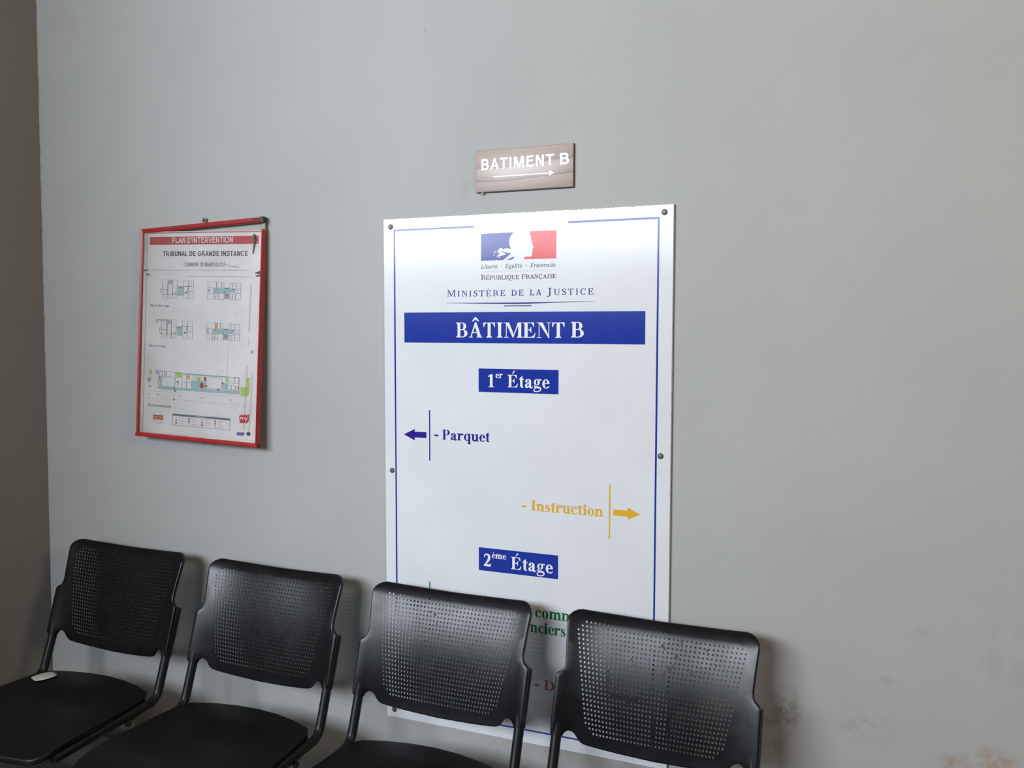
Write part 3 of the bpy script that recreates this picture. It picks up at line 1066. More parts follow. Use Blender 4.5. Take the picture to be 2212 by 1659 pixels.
p = Print()
p.rect(0.2866, -0.4655, 0.5109, -0.4034)
p.build('floor_plate', P_BLUE, sign)
p = Print(0.0006)
serif(p, '1', 0.3141, 0.3326, -0.4524, 0.0335, BOLD)
serif(p, 'er', 0.3362, 0.3561, -0.4280, 0.0165, BOLD)
serif(p, 'Étage', 0.3705, 0.4869, -0.4511, 0.0328, BOLD)
p.build('floor_lettering', P_WHITE, sign)

p = Print()
p.rect(0.1378, -0.6584, 0.1415, -0.5202)
p.build('divider_line', P_VIOLET, sign)
p = Print()
p.poly([(0.0595, -0.5896), (0.0936, -0.6050), (0.0936, -0.5968), (0.1296, -0.5967), (0.1296, -0.5806), (0.0936, -0.5808), (0.0936, -0.5735)])
p.build('arrow', P_VIOLET, sign)
p = Print()
serif(p, '-', 0.1544, 0.1659, -0.5975, 0.0274, BOLD)
serif(p, 'Parquet', 0.1786, 0.3185, -0.5983, 0.0274, BOLD)
p.build('parquet_lettering', P_VIOLET, sign)

p = Print()
p.rect(0.6466, -0.8267, 0.6502, -0.6885)
p.build('divider_line', P_YEL, sign)
p = Print()
p.poly([(0.7276, -0.7580), (0.6945, -0.7736), (0.6945, -0.7660), (0.6582, -0.7660), (0.6582, -0.7508), (0.6945, -0.7508), (0.6945, -0.7426)])
p.build('arrow', P_YEL, sign)
p = Print()
serif(p, '-', 0.4096, 0.4230, -0.7715, 0.0274, BOLD)
serif(p, 'Instruction', 0.4375, 0.6314, -0.7718, 0.0273, BOLD)
p.build('instruction_lettering', P_YEL, sign)
p = Print(0.0008)
p.line([(0.497, -0.7470), (0.525, -0.7515), (0.56, -0.7520), (0.595, -0.7488)], 0.0011)
p.build('scratch', P_GREY, sign)

p = Print()
p.rect(0.2867, -0.9456, 0.5120, -0.8833)
p.build('floor_plate', P_BLUE, sign)
p = Print(0.0006)
serif(p, '2', 0.3019, 0.3232, -0.9330, 0.0335, BOLD)
serif(p, 'ème', 0.3257, 0.3665, -0.9090, 0.0165, BOLD)
serif(p, 'Étage', 0.3809, 0.4982, -0.9325, 0.0328, BOLD)
p.build('floor_lettering', P_WHITE, sign)

p = Print()
p.rect(0.1359, -1.1320, 0.1396, -0.9942)
p.build('divider_line', P_GREEN, sign)
p = Print()
p.poly([(0.0595, -1.0636), (0.0936, -1.0790), (0.0936, -1.0708), (0.1296, -1.0707), (0.1296, -1.0546), (0.0936, -1.0548), (0.0936, -1.0475)])
p.build('arrow', P_GREEN, sign)
p = Print()
serif(p, 'comm', 0.4493, 0.5560, -1.0535, 0.0290, BOLD)
p.build('green_lettering', P_GREEN, sign)
p = Print()
serif(p, 'nciers', 0.4345, 0.5329, -1.0950, 0.0285, BOLD)
p.build('green_lettering', P_GREEN, sign)
p = Print()
serif(p, '-', 0.4485, 0.4616, -1.2450, 0.0274, BOLD)
serif(p, 'D', 0.4746, 0.5035, -1.2448, 0.0264, BOLD)
p.build('crimson_lettering', P_CRIM, sign)
p = Print()
p.rect(0.6466, -1.3010, 0.6502, -1.1628)
p.build('divider_line', P_CRIM, sign)
p = Print()
p.poly([(0.7276, -1.2323), (0.6945, -1.2479), (0.6945, -1.2403), (0.6582, -1.2403), (0.6582, -1.2251), (0.6945, -1.2251), (0.6945, -1.2169)])
p.build('arrow', P_CRIM, sign)

wv, wfc = lathe([(0.0072, 0.0), (0.0072, 0.0012), (0.0062, 0.0022), (0.0048, 0.0024), (0.0046, 0.0012)], 22)
washer_me = mesh('screw', wv, wfc, True, 35)
washer_me.materials.append(M_STEEL)
hv, hf = lathe([(0.0044, 0.0012), (0.0044, 0.0026), (0.0036, 0.0034), (0.0019, 0.0036), (0.0015, 0.0018)], 18)
head_me = mesh('screw_head', hv, hf, True, 35)
head_me.materials.append(M_STEEL_L)
for u, v in ((0.0226, -0.0211), (0.7787, -0.0180), (0.0219, -0.6924), (0.7762, -0.6092), (0.0229, -1.3753), (0.7806, -1.3733)):
    s = bpy.data.objects.new('screw', washer_me)
    s.location = (u, v, 0.0)
    COL.objects.link(s)
    s.parent = sign
    h = bpy.data.objects.new('screw_head', head_me)
    COL.objects.link(h)
    h.parent = s
p = Print(0.0003)                                # chipped film along the upper edge
random.seed(3)
for k in range(60):
    u = random.uniform(0.02, 0.78)
    if random.random() < 0.6:
        u = random.uniform(0.42, 0.74)
    w_, h_ = random.uniform(0.002, 0.009), random.uniform(0.0008, 0.0026)
    p.poly([(u, 0), (u + w_ * 0.3, -h_), (u + w_ * 0.7, -h_ * 0.7), (u + w_, 0)])
for k in range(24):
    u = random.uniform(0.02, 0.78)
    w_, h_ = random.uniform(0.003, 0.012), random.uniform(0.0008, 0.0022)
    p.poly([(u, -SH), (u + w_, -SH), (u + w_ * 0.7, -SH + h_ * 0.7), (u + w_ * 0.3, -SH + h_)])
p.build('chipped_edge', simple('chipped_film', (0.42, 0.38, 0.33), 0.7, var=0.3, vscale=200), sign)['kind'] = 'stuff'

# ------------------------------------------------------------------ wood-look plaque
PW, PH, PTK = 0.2655, 0.1068, 0.007


def plaque_mat():
    m, nt, b = new_mat('brushed_wood_laminate')
    tc = nd(nt, 'ShaderNodeTexCoord')
    mp = nd(nt, 'ShaderNodeMapping')
    mp.inputs['Rotation'].default_value = (0, 0, radians(-9))
    mp.inputs['Scale'].default_value = (1.0, 4.6, 1.0)
    lk(nt, tc.outputs['Object'], mp.inputs['Vector'])
    w = nd(nt, 'ShaderNodeTexWave', wave_type='BANDS', bands_direction='Y', wave_profile='SAW')
    w.inputs['Scale'].default_value = 1.7
    w.inputs['Distortion'].default_value = 4.2
    w.inputs['Detail'].default_value = 3
    w.inputs['Detail Scale'].default_value = 1.3
    lk(nt, mp.outputs[0], w.inputs['Vector'])
    c = ramp(nt, w.outputs['Fac'], [(0.0, (0.27, 0.195, 0.165)), (0.14, (0.40, 0.31, 0.275)), (0.7, (0.50, 0.395, 0.35)), (1.0, (0.47, 0.37, 0.325))])
    f = noise(nt, mp.outputs[0], 45, 4, 0.6)
    c = mixc(nt, math_n(nt, 'MULTIPLY', ramp_v(nt, f, 0.55, 0.8), 0.35), c, (0.22, 0.16, 0.135))
    lk(nt, c, b.inputs['Base Color'])
    b.inputs['Roughness'].default_value = 0.33
    return m


plq = empty('direction_plaque', panel_matrix((0.2815, -PTK - 0.001, Z0 + 0.1662), 0.0085))
tag(plq, 'small pinkish wood-grain plaque with white arrow above the white directory board', 'sign')
bm = bmesh.new()
box_bm(bm, 0, PW, -PH, 0, -PTK, 0, 0.0012, 2)
obj('plate', from_bm('plate', bm, True, 40), plaque_mat(), plq)
bm = bmesh.new()
box_bm(bm, -0.0006, PW + 0.0014, -PH - 0.0018, 0.0006, -PTK, -0.0022, 0.0006, 1)
obj('dark_edge', from_bm('dark_edge', bm), simple('plaque_core', (0.055, 0.045, 0.040), 0.6, var=0.3), plq)
p = Print(0.0004)
caps(p, 'BATIMENT', 0.0142, -0.0512, 0.2155, -0.0222, 0.205)
caps(p, 'B', 0.2306, -0.0510, 0.2552, -0.0220, 0.205)
p.rect(0.0473, -0.0712, 0.2030, -0.0680)
p.poly([(0.2016, -0.0770), (0.2166, -0.0695), (0.2016, -0.0618)])
p.build('white_lettering', print_mat('plaque_white', (0.88, 0.86, 0.85), 0.35), plq)
bm = bmesh.new()
bmesh.ops.create_uvsphere(bm, u_segments=10, v_segments=8, radius=0.0045)
for v in bm.verts:
    v.co = Vector((v.co.x * 1.25 + 0.0165, v.co.y * 0.8 - PH - 0.0035, v.co.z * 0.6 - PTK * 0.5))
obj('glue_blob', from_bm('glue_blob', bm, True), simple('glue', (0.30, 0.28, 0.25), 0.3), plq)

# ------------------------------------------------------------------ framed plan
FW, FH = 0.466, 0.640
frm = empty('framed_plan', panel_matrix((-0.8563, -0.025, Z0 - 0.0050), radians(-1.0), radians(2.15)))
tag(frm, 'red-framed printed intervention plan with its top bar sprung loose', 'framed plan')
M_RED = simple('red_frame_lacquer', (0.43, 0.022, 0.020), 0.32, var=0.12, vscale=25)
M_REDD = simple('red_frame_inner', (0.20, 0.010, 0.012), 0.5, var=0.15, vscale=25)
M_PAPER = None


def paper_mat():
    m, nt, b = new_mat('aged_plan_paper')
    tc = nd(nt, 'ShaderNodeTexCoord')
    f = noise(nt, tc.outputs['Object'], 6, 4, 0.6)
    c = ramp(nt, f, [(0.3, (0.600, 0.560, 0.540)), (0.7, (0.700, 0.668, 0.652))])
    f2 = noise(nt, tc.outputs['Object'], 30, 5, 0.7)
    c = mixc(nt, math_n(nt, 'MULTIPLY', ramp_v(nt, f2, 0.60, 0.75), 0.3), c, (0.42, 0.36, 0.28))
    lk(nt, c, b.inputs['Base Color'])
    b.inputs['Roughness'].default_value = 0.5
    return m


def bar_profile(name, length, mat, parent, loc, ang, depth=0.017, wid=0.0125):
    """a rounded snap-frame profile lying along local x, its face at z = 0, rising y"""
    prof = [(0, -depth), (0, -0.004), (0.0015, -0.0012), (0.004, 0.0), (wid - 0.0045, 0.0), (wid - 0.002, -0.0012), (wid, -0.004), (wid, -0.0075), (wid - 0.003, -0.0075), (wid - 0.003, -depth)]
    vs, fs = [], []
    for x in (0.0, length):
        vs += [(x, y, z) for y, z in prof]
    n = len(prof)
    for k in range(n):
        k2 = (k + 1) % n
        fs.append((k, k2, n + k2, n + k))
    fs.append(tuple(range(n - 1, -1, -1)))
    fs.append(tuple(range(n, 2 * n)))
    o = obj(name, mesh(name, vs, fs), mat, parent)
    bm_ = bmesh.new()
    bm_.from_mesh(o.data)
    bmesh.ops.recalc_face_normals(bm_, faces=bm_.faces)
    bm_.to_mesh(o.data)
    bm_.free()
    o.location = loc
    o.rotation_euler = (0, 0, ang)
    return o


box('backing', 0.004, FW - 0.002, -FH + 0.004, -0.004, -0.0165, -0.008, simple('backing_board', (0.30, 0.28, 0.26), 0.7), frm)
box('sheet', 0.0125, FW - 0.004, -FH + 0.010, -0.0045, -0.0080, -0.0060, paper_mat(), frm)
bar_profile('frame_bar', FH, M_RED, frm, (0.0, 0.0, 0.0), -pi / 2, wid=0.0085)          # left
bar_profile('frame_bar', FW, M_RED, frm, (0.0, -FH, 0.0), 0.0)                           # bottom
bar_profile('frame_bar', FH - 0.003, M_RED, frm, (FW, -FH, 0.0), pi / 2, wid=0.0065)     # right
tb = bar_profile('top_bar', 0.462, M_RED, frm, (0.001, -0.010, -0.002), radians(3.6), depth=0.014, wid=0.0145)
tb['label'] = 'loose red top bar rising to the right'
bm = bmesh.new()
box_bm(bm, 0.02, 0.44, 0.0045, 0.0075, -0.0010, 0.0004)
obj('bar_groove', from_bm('bar_groove', bm), M_REDD, tb)
M_DARKM = simple('dark_grimy_metal', (0.055, 0.042, 0.035), 0.5, 0.4, var=0.4, vscale=120)
M_GALV = simple('galvanised_metal', (0.26, 0.24, 0.22), 0.45, 0.6, var=0.2, vscale=90)
bm = bmesh.new()
box_bm(bm, 0.4525, 0.4665, -0.002, 0.0150, -0.0155, 0.0008, 0.001, 1)
obj('corner_cap', from_bm('corner_cap', bm), M_DARKM, tb)
bm = bmesh.new()
box_bm(bm, 0.432, 0.450, 0.0060, 0.0120, -0.001, 0.0014, 0.001, 1)
obj('grime', from_bm('grime', bm), M_DARKM, tb)
bm = bmesh.new()
box_bm(bm, 0.4535, 0.4645, -0.004, 0.022, -0.0150, -0.0120, 0.0008, 1)
obj('corner_key', from_bm('corner_key', bm), M_GALV, frm)
bm = bmesh.new()
box_bm(bm, 0.2310, 0.2425, 0.004, 0.0365, -0.0160, -0.0145, 0.0006, 1)
hk = obj('hanger_tab', from_bm('hanger_tab', bm), M_GALV, frm)
s = obj('hanger_screw', mesh('hanger_screw', *lathe([(0.0042, 0.0), (0.0042, 0.0015), (0.0028, 0.0026), (0.0010, 0.0028)], 16), True, 35), M_DARKM, hk)
s.location = (0.2367, 0.0285, -0.0145)
bm = bmesh.new()
box_bm(bm, 0.258, 0.268, -FH - 0.004, -FH + 0.004, -0.0165, -0.013, 0.0006, 1)
obj('lower_clip', from_bm('lower_clip', bm), M_DARKM, frm)

PZ = -0.0057
Q_RED = print_mat('plan_red_ink', (0.42, 0.060, 0.055), 0.45)
Q_REDL = print_mat('plan_pale_red_ink', (0.50, 0.19, 0.18), 0.45)
Q_BLK = print_mat('plan_black_ink', (0.060, 0.058, 0.060), 0.45)
Q_GRY = print_mat('plan_grey_ink', (0.15, 0.15, 0.15), 0.45)
Q_LGR = print_mat('plan_light_grey_ink', (0.36, 0.36, 0.36), 0.45)
Q_TEAL = print_mat('plan_teal_ink', (0.30, 0.45, 0.44), 0.45)
Q_LIME = print_mat('plan_lime_ink', (0.38, 0.50, 0.14), 0.45)
Q_ORG = print_mat('plan_orange_ink', (0.62, 0.32, 0.08), 0.45)
Q_SLATE = print_mat('plan_slate_ink', (0.13, 0.16, 0.19), 0.45)
Q_BRN = print_mat('plan_brown_ink', (0.30, 0.10, 0.05), 0.45)
Q_VIO = print_mat('plan_violet_ink', (0.13, 0.11, 0.30), 0.45)
Q_WHT = print_mat('plan_white_ink', (0.66, 0.63, 0.62), 0.45)

p = Print(PZ)
p.frame(0.0235, -0.628, 0.4585, -0.0075, 0.0016)
p.rect(0.0215, -0.0105, 0.4585, -0.0065)
p.build('printed_border', Q_REDL, frm)
p = Print(PZ)
p.rect(0.0340, -0.0447, 0.4482, -0.0207)
p.build('title_band', Q_RED, frm)
p = Print(PZ + 0.0003)
caps(p, "PLAN D'INTERVENTION", 0.1241, -0.0402, 0.3550, -0.0228, 0.17)
p.build('title_lettering', Q_WHT, frm)
p = Print(PZ)
caps(p, 'TRIBUNAL DE GRANDE INSTANCE', 0.0875, -0.0795, 0.4105, -0.0646, 0.19)
p.build('court_lettering', Q_BLK, frm)
p = Print(PZ)
caps(p, 'COMMUNE DE MAMOUDZOU', 0.1720, -0.1105, 0.3257, -0.0985, 0.15)
sans(p, 'Plan du 2ème étage', 0.0440, -0.2362, 0.1180, -0.2275, 0.012)
sans(p, 'Plan du 1er étage', 0.0428, -0.3607, 0.1079, -0.3520, 0.012)
sans(p, 'Plan du rez-de-chaussée', 0.0427, -0.5435, 0.1359, -0.5352, 0.012)
p.build('caption_lettering', Q_GRY, frm)

ln, gy, te, lm, orr, rd, bk = Print(PZ + 0.0003), Print(PZ), Print(PZ), Print(PZ), Print(PZ), Print(PZ + 0.0004), Print(PZ + 0.0004)
LT = 0.0006


def rooms(rects, t=LT):
    for x0, y0, x1, y1 in rects:
        ln.frame(x0, y0, x1, y1, t)


def tinytext(pts):
    for x, y in pts:
        gy.rect(x - 0.0030, y - 0.0005, x + 0.0030, y + 0.0005)


for dy, bal in ((0.0, False), (-0.1215, True)):
    # left-hand block of each upper floor
    rooms([(0.0905, -0.182 + dy, 0.110, -0.151 + dy), (0.129, -0.196 + dy, 0.1478, -0.1515 + dy), (0.0905, -0.2085 + dy, 0.112, -0.196 + dy),
           (0.112, -0.2085 + dy, 0.130, -0.196 + dy), (0.130, -0.2085 + dy, 0.1485, -0.196 + dy), (0.0905, -0.196 + dy, 0.110, -0.182 + dy),
           (0.1722, -0.1705 + dy, 0.1925, -0.154 + dy), (0.1925, -0.1705 + dy, 0.2118, -0.154 + dy), (0.1925, -0.187 + dy, 0.2118, -0.1705 + dy), (0.1925, -0.2085 + dy, 0.2122, -0.187 + dy),
           (0.1732, -0.2085 + dy, 0.1925, -0.192 + dy), (0.1722, -0.188 + dy, 0.1880, -0.1705 + dy), (0.1130, -0.196 + dy, 0.129, -0.166 + dy)])
    gy.rect(0.1115, -0.1645 + dy, 0.1290, -0.1520 + dy)
    gy.rect(0.1100, -0.1955 + dy, 0.1125, -0.166 + dy)
    gy.rect(0.1500, -0.181 + dy, 0.1715, -0.1705 + dy)
    te.rect(0.1505, -0.1995 + dy, 0.1728, -0.182 + dy)
    te.rect(0.1880, -0.186 + dy, 0.1915, -0.171 + dy)
    ln.line([(0.0905, -0.176 + dy), (0.0845, -0.179 + dy), (0.0825, -0.184 + dy), (0.0835, -0.190 + dy), (0.0870, -0.195 + dy), (0.0905, -0.196 + dy)], 0.0011)
    rd.rect(0.1545, -0.1755 + dy, 0.1645, -0.1735 + dy)
    bk.rect(0.1280, -0.1935 + dy, 0.1320, -0.1905 + dy)
    bk.rect(0.1400, -0.1930 + dy, 0.1450, -0.1905 + dy)
    bk.rect(0.1800, -0.1915 + dy, 0.1880, -0.1890 + dy)
    tinytext([(0.100, -0.165 + dy), (0.098, -0.186 + dy), (0.101, -0.203 + dy), (0.121, -0.203 + dy), (0.139, -0.203 + dy), (0.138, -0.172 + dy), (0.182, -0.161 + dy), (0.202, -0.161 + dy), (0.202, -0.179 + dy), (0.202, -0.199 + dy), (0.183, -0.201 + dy)])
    if bal:
        gy.rect(0.0680, -0.2775, 0.1110, -0.2725)
        gy.rect(0.0680, -0.2840, 0.0730, -0.2725)
    # right-hand block
    oy = dy
    rooms([(0.2660, -0.1745 + oy, 0.2985, -0.1565 + oy), (0.2985, -0.1745 + oy, 0.3180, -0.157 + oy), (0.3180, -0.1745 + oy, 0.3270, -0.157 + oy),
           (0.2660, -0.2081 + oy, 0.2880, -0.190 + oy), (0.2880, -0.2081 + oy, 0.2975, -0.190 + oy), (0.2975, -0.2081 + oy, 0.3075, -0.190 + oy), (0.3075, -0.2081 + oy, 0.3280, -0.190 + oy),
           (0.3475, -0.177 + oy, 0.3570, -0.1585 + oy), (0.3570, -0.177 + oy, 0.3710, -0.1585 + oy), (0.3710, -0.177 + oy, 0.3896, -0.1585 + oy), (0.3750, -0.190 + oy, 0.3896, -0.177 + oy),
           (0.3475, -0.2081 + oy, 0.3580, -0.192 + oy), (0.3580, -0.2081 + oy, 0.3700, -0.192 + oy), (0.3700, -0.2081 + oy, 0.3896, -0.190 + oy), (0.2660, -0.190 + oy, 0.2740, -0.1745 + oy)])
    te.rect(0.2860, -0.1895 + oy, 0.3270, -0.1755 + oy)
    te.rect(0.3270, -0.1895 + oy, 0.3475, -0.1745 + oy)
    te.rect(0.3475, -0.1885 + oy, 0.3690, -0.1780 + oy)
    gy.rect(0.3285, -0.2070 + oy, 0.3465, -0.1900 + oy)
    bk.frame(0.3345, -0.2000 + oy, 0.3410, -0.1920 + oy, 0.001)
    bk.rect(0.3290, -0.1755 + oy, 0.3450, -0.1738 + oy)
    bk.rect(0.3590, -0.1790 + oy, 0.3670, -0.1770 + oy)
    rd.rect(0.2930, -0.1785 + oy, 0.3010, -0.1765 + oy)
    rd.rect(0.3280, -0.1880 + oy, 0.3305, -0.1840 + oy)
    rd.rect(0.2680, -0.1840 + oy, 0.2715, -0.1800 + oy)
    tinytext([(0.281, -0.166 + oy), (0.308, -0.166 + oy), (0.276, -0.200 + oy), (0.293, -0.200 + oy), (0.303, -0.200 + oy), (0.317, -0.200 + oy), (0.364, -0.167 + oy), (0.380, -0.167 + oy), (0.382, -0.184 + oy), (0.353, -0.201 + oy), (0.364, -0.201 + oy), (0.380, -0.201 + oy)])
orr.rect(0.2990, -0.3005, 0.3072, -0.2790)
# ground floor: one long block with gardens and roads
rooms([(0.0860, -0.4480, 0.0975, -0.4315), (0.0975, -0.4480, 0.1060, -0.4320), (0.1060, -0.4480, 0.1130, -0.4320), (0.1130, -0.4480, 0.1300, -0.4325), (0.0953, -0.4790, 0.1484, -0.4497),
       (0.1765, -0.4625, 0.1940, -0.4420), (0.1940, -0.4625, 0.2116, -0.4520), (0.1765, -0.4800, 0.1940, -0.4625), (0.1940, -0.4800, 0.2130, -0.4625), (0.1580, -0.4795, 0.1765, -0.4680),
       (0.2200, -0.4560, 0.2330, -0.4430), (0.2500, -0.4560, 0.2620, -0.4430), (0.2690, -0.4755, 0.3290, -0.4435), (0.3510, -0.4555, 0.3770, -0.4390), (0.3770, -0.4555, 0.3915, -0.4390),
       (0.3500, -0.4755, 0.3640, -0.4620), (0.3640, -0.4755, 0.3790, -0.4620), (0.3790, -0.4755, 0.3915, -0.4640)])
ln.line([(0.0690, -0.4305), (0.1500, -0.4340), (0.2700, -0.4365), (0.3920, -0.4380), (0.3930, -0.4860)], 0.0010)
ln.line([(0.0880, -0.4880), (0.3930, -0.4860)], 0.0007)
ln.line([(0.0870, -0.4520), (0.0835, -0.4600), (0.0835, -0.4690), (0.0870, -0.4770)], 0.0016)
te.poly([(0.0800, -0.4390), (0.0860, -0.4480), (0.0950, -0.4490), (0.0950, -0.4795), (0.1500, -0.4795), (0.1500, -0.4810), (0.2130, -0.4810), (0.2130, -0.4560), (0.2690, -0.4560), (0.2690, -0.4780), (0.3300, -0.4780), (0.3930, -0.4760), (0.3930, -0.4850), (0.0885, -0.4872), (0.0870, -0.4800), (0.0890, -0.4700), (0.0870, -0.4560)])
te.rect(0.1760, -0.4400, 0.3450, -0.4365)
te.rect(0.3310, -0.4760, 0.3500, -0.4560)
te.rect(0.1484, -0.4795, 0.1500, -0.4345)
gy.rect(0.0690, -0.4410, 0.0840, -0.4330)
lm.rect(0.0441, -0.4439, 0.0554, -0.4302)
lm.rect(0.0433, -0.4855, 0.0544, -0.4770)
lm.rect(0.1510, -0.4490, 0.1745, -0.4350)
lm.rect(0.2345, -0.4560, 0.2460, -0.4430)
lm.rect(0.3419, -0.4530, 0.3500, -0.4395)
lm.poly([(0.4197, -0.4363), (0.4303, -0.4358), (0.4318, -0.4770), (0.4290, -0.4860), (0.4193, -0.4920), (0.3994, -0.4925), (0.3984, -0.4646), (0.4197, -0.4646)])
orr.rect(0.1940, -0.4505, 0.2056, -0.4409)
rd.disc(0.2529, -0.4683, 0.0075, 18, 0.0088)
rd.poly([(0.2500, -0.4605), (0.2529, -0.4570), (0.2558, -0.4605)])
rd.rect(0.2620, -0.4540, 0.2685, -0.4420)
rd.rect(0.2660, -0.4720, 0.2740, -0.4670)
rd.rect(0.3880, -0.4690, 0.3930, -0.4650)
rd.rect(0.1470, -0.4930, 0.1525, -0.4865)
bk.rect(0.1450, -0.5195, 0.1485, -0.5140)
bk.rect(0.1560, -0.4640, 0.1640, -0.4600)
bk.rect(0.1440, -0.4830, 0.1480, -0.4800)
bk.rect(0.3110, -0.4780, 0.3200, -0.4755)
bk.rect(0.3300, -0.4600, 0.3340, -0.4550)
bk.rect(0.1160, -0.4800, 0.1220, -0.4785)
for x, y in ((0.0821, -0.5065), (0.1684, -0.5056), (0.2542, -0.5056), (0.3623, -0.5053), (0.0455, -0.5060), (0.0840, -0.4510), (0.0830, -0.4830), (0.0470, -0.4680)):
    rd.rect(x - 0.0055, y - 0.0005, x + 0.0015, y + 0.0005)
    rd.poly([(x + 0.0010, y - 0.0018), (x + 0.0055, y), (x + 0.0010, y + 0.0018)])
tinytext([(0.120, -0.462), (0.300, -0.460), (0.187, -0.452), (0.364, -0.447), (0.405, -0.447), (0.405, -0.460), (0.185, -0.471), (0.203, -0.471)])
bk.frame(0.0400, -0.4650, 0.0470, -0.4560, 0.0018)
bk.frame(0.0480, -0.4620, 0.0545, -0.4520, 0.0006)
lm.frame(0.4318, -0.3650, 0.4415, -0.3555, 0.0022)
bk.frame(0.4340, -0.3630, 0.4395, -0.3575, 0.0008)
gy.line([(0.0385, -0.4962), (0.3960, -0.4930)], 0.0005)
gy.line([(0.0385, -0.5177), (0.4520, -0.5163)], 0.0005)
gy.line([(0.1467, -0.5163), (0.2400, -0.5200), (0.4560, -0.5220)], 0.0004)
gy.rect(0.3480, -0.4360, 0.3484, -0.3500)
# key, logo blocks and fine print
ln.frame(0.1425, -0.5955, 0.3635, -0.5610, 0.0008)
sl_ = Print(PZ)
sl_.rect(0.1425, -0.5668, 0.3635, -0.5605)
sl_.build('key_heading', Q_SLATE, frm)
for i in range(4):
    x = 0.158 + i * 0.050
    for j in range(3):
        y = -0.5725 - j * 0.0078
        tgt = [[lm, rd, bk], [bk, bk, orr], [orr, rd, bk], [rd, rd, lm]][i][j]
        tgt.rect(x - 0.0028, y - 0.0022, x + 0.0028, y + 0.0022)
        gy.rect(x + 0.009, y - 0.0004, x + 0.030, y + 0.0008)
        if (i + j) % 2:
            gy.rect(x + 0.012, y - 0.0024, x + 0.026, y - 0.0014)
gy.rect(0.2330, -0.5655, 0.2700, -0.5620)
bb = Print(PZ)
bb.rect(0.0640, -0.5738, 0.1055, -0.5688)
bb.build('stamp_dark_band', Q_BRN, frm)
orb = Print(PZ)
orb.rect(0.0640, -0.5830, 0.1055, -0.5752)
orb.build('stamp_orange_band', print_mat('plan_rust_ink', (0.50, 0.13, 0.05), 0.45), frm)
gy.rect(0.0630, -0.5880, 0.1050, -0.5868)
gy.rect(0.0650, -0.5945, 0.1050, -0.5932)
gy.line([(0.0352, -0.6255), (0.2503, -0.6235)], 0.0009)
gy.line([(0.0300, -0.6215), (0.4540, -0.6200)], 0.0004)
lg = Print(PZ)
lg.poly([(0.3970, -0.5500), (0.4040, -0.5470), (0.4060, -0.5445), (0.4075, -0.5480), (0.4150, -0.5460), (0.4170, -0.5435), (0.4185, -0.5475), (0.4270, -0.5450), (0.4330, -0.5430), (0.4320, -0.5640), (0.4260, -0.5690), (0.4240, -0.5730), (0.4220, -0.5695), (0.4150, -0.5700), (0.4130, -0.5740), (0.4110, -0.5705), (0.4030, -0.5715), (0.3985, -0.5740), (0.3990, -0.5640), (0.3965, -0.5580)])
lg.build('red_logo', print_mat('plan_logo_red', (0.52, 0.045, 0.035), 0.45), frm)
lw = Print(PZ + 0.0003)
sans(lw, 'my', 0.4010, -0.5640, 0.4290, -0.5535, 0.02)
lw.build('logo_lettering', Q_WHT, frm)
orr.rect(0.3980, -0.5800, 0.4300, -0.5792)
orr.rect(0.4020, -0.5880, 0.4300, -0.5872)
vi = Print(PZ)
vi.poly([(0.3876, -0.6085), (0.4150, -0.6080), (0.4185, -0.5987), (0.3915, -0.5995)])
vi.build('violet_logo', Q_VIO, frm)
bk.disc(0.4324, -0.6014, 0.0075, 16, 0.0055)
ln.build('plan_outlines', Q_GRY, frm)['kind'] = 'stuff'
gy.build('plan_fine_print', Q_LGR, frm)['kind'] = 'stuff'
te.build('plan_corridors', Q_TEAL, frm)['kind'] = 'stuff'
lm.build('plan_gardens', Q_LIME, frm)['kind'] = 'stuff'
orr.build('plan_orange_marks', Q_ORG, frm)['kind'] = 'stuff'
rd.build('plan_red_marks', Q_RED, frm)['kind'] = 'stuff'
bk.build('plan_black_marks', Q_BLK, frm)['kind'] = 'stuff'

# cracked clear cover sheet over the print
m, nt, b = new_mat('clear_cover_sheet')
nt.nodes.remove(b)
tr = nd(nt, 'ShaderNodeBsdfTransparent')
gl = nd(nt, 'ShaderNodeBsdfGlossy')
gl.inputs['Roughness'].default_value = 0.18
tcn = nd(nt, 'ShaderNodeTexCoord')
fr = nd(nt, 'ShaderNodeFresnel')
fr.inputs['IOR'].default_value = 1.4
mx = nd(nt, 'ShaderNodeMixShader')
lk(nt, math_n(nt, 'MULTIPLY', fr.outputs[0], ramp_v(nt, noise(nt, tcn.outputs['Object'], 5, 3), -0.3, 1.0)), mx.inputs['Fac'])
lk(nt, tr.outputs[0], mx.inputs[1])
lk(nt, gl.outputs[0], mx.inputs[2])
lk(nt, mx.outputs[0], nt.nodes['Material Output'].inputs['Surface'])
box('cover_sheet', 0.0100, FW - 0.006, -FH + 0.009, -0.0050, -0.0042, -0.0034, m, frm)
ck = Print(-0.0030)
ck.line([(0.0119, -0.1230), (0.0325, -0.1217), (0.1337, -0.1225), (0.2300, -0.1219), (0.3420, -0.1218), (0.4200, -0.1212)], 0.0005)
ck.line([(0.1891, -0.1412), (0.2380, -0.1408), (0.4283, -0.1407)], 0.0004)
ck.line([(0.4270, -0.1640), (0.4255, -0.2300), (0.4243, -0.3015)], 0.0009)
ck.line([(0.4240, -0.3200), (0.4235, -0.3450)], 0.0006)
ck.line([(0.4205, -0.4000), (0.4185, -0.5000), (0.4170, -0.5450), (0.4160, -0.5850), (0.4190, -0.5920)], 0.0008)
ck.line([(0.4410, -0.4200), (0.4390, -0.5000), (0.4360, -0.5600), (0.4340, -0.5980)], 0.0008)
ck.line([(0.3240, -0.1022), (0.3450, -0.1075), (0.3600, -0.1120), (0.3700, -0.1095), (0.3805, -0.1129)], 0.0009)
ck.line([(0.4300, -0.0200), (0.4340, -0.0560), (0.4440, -0.0480)], 0.0009)
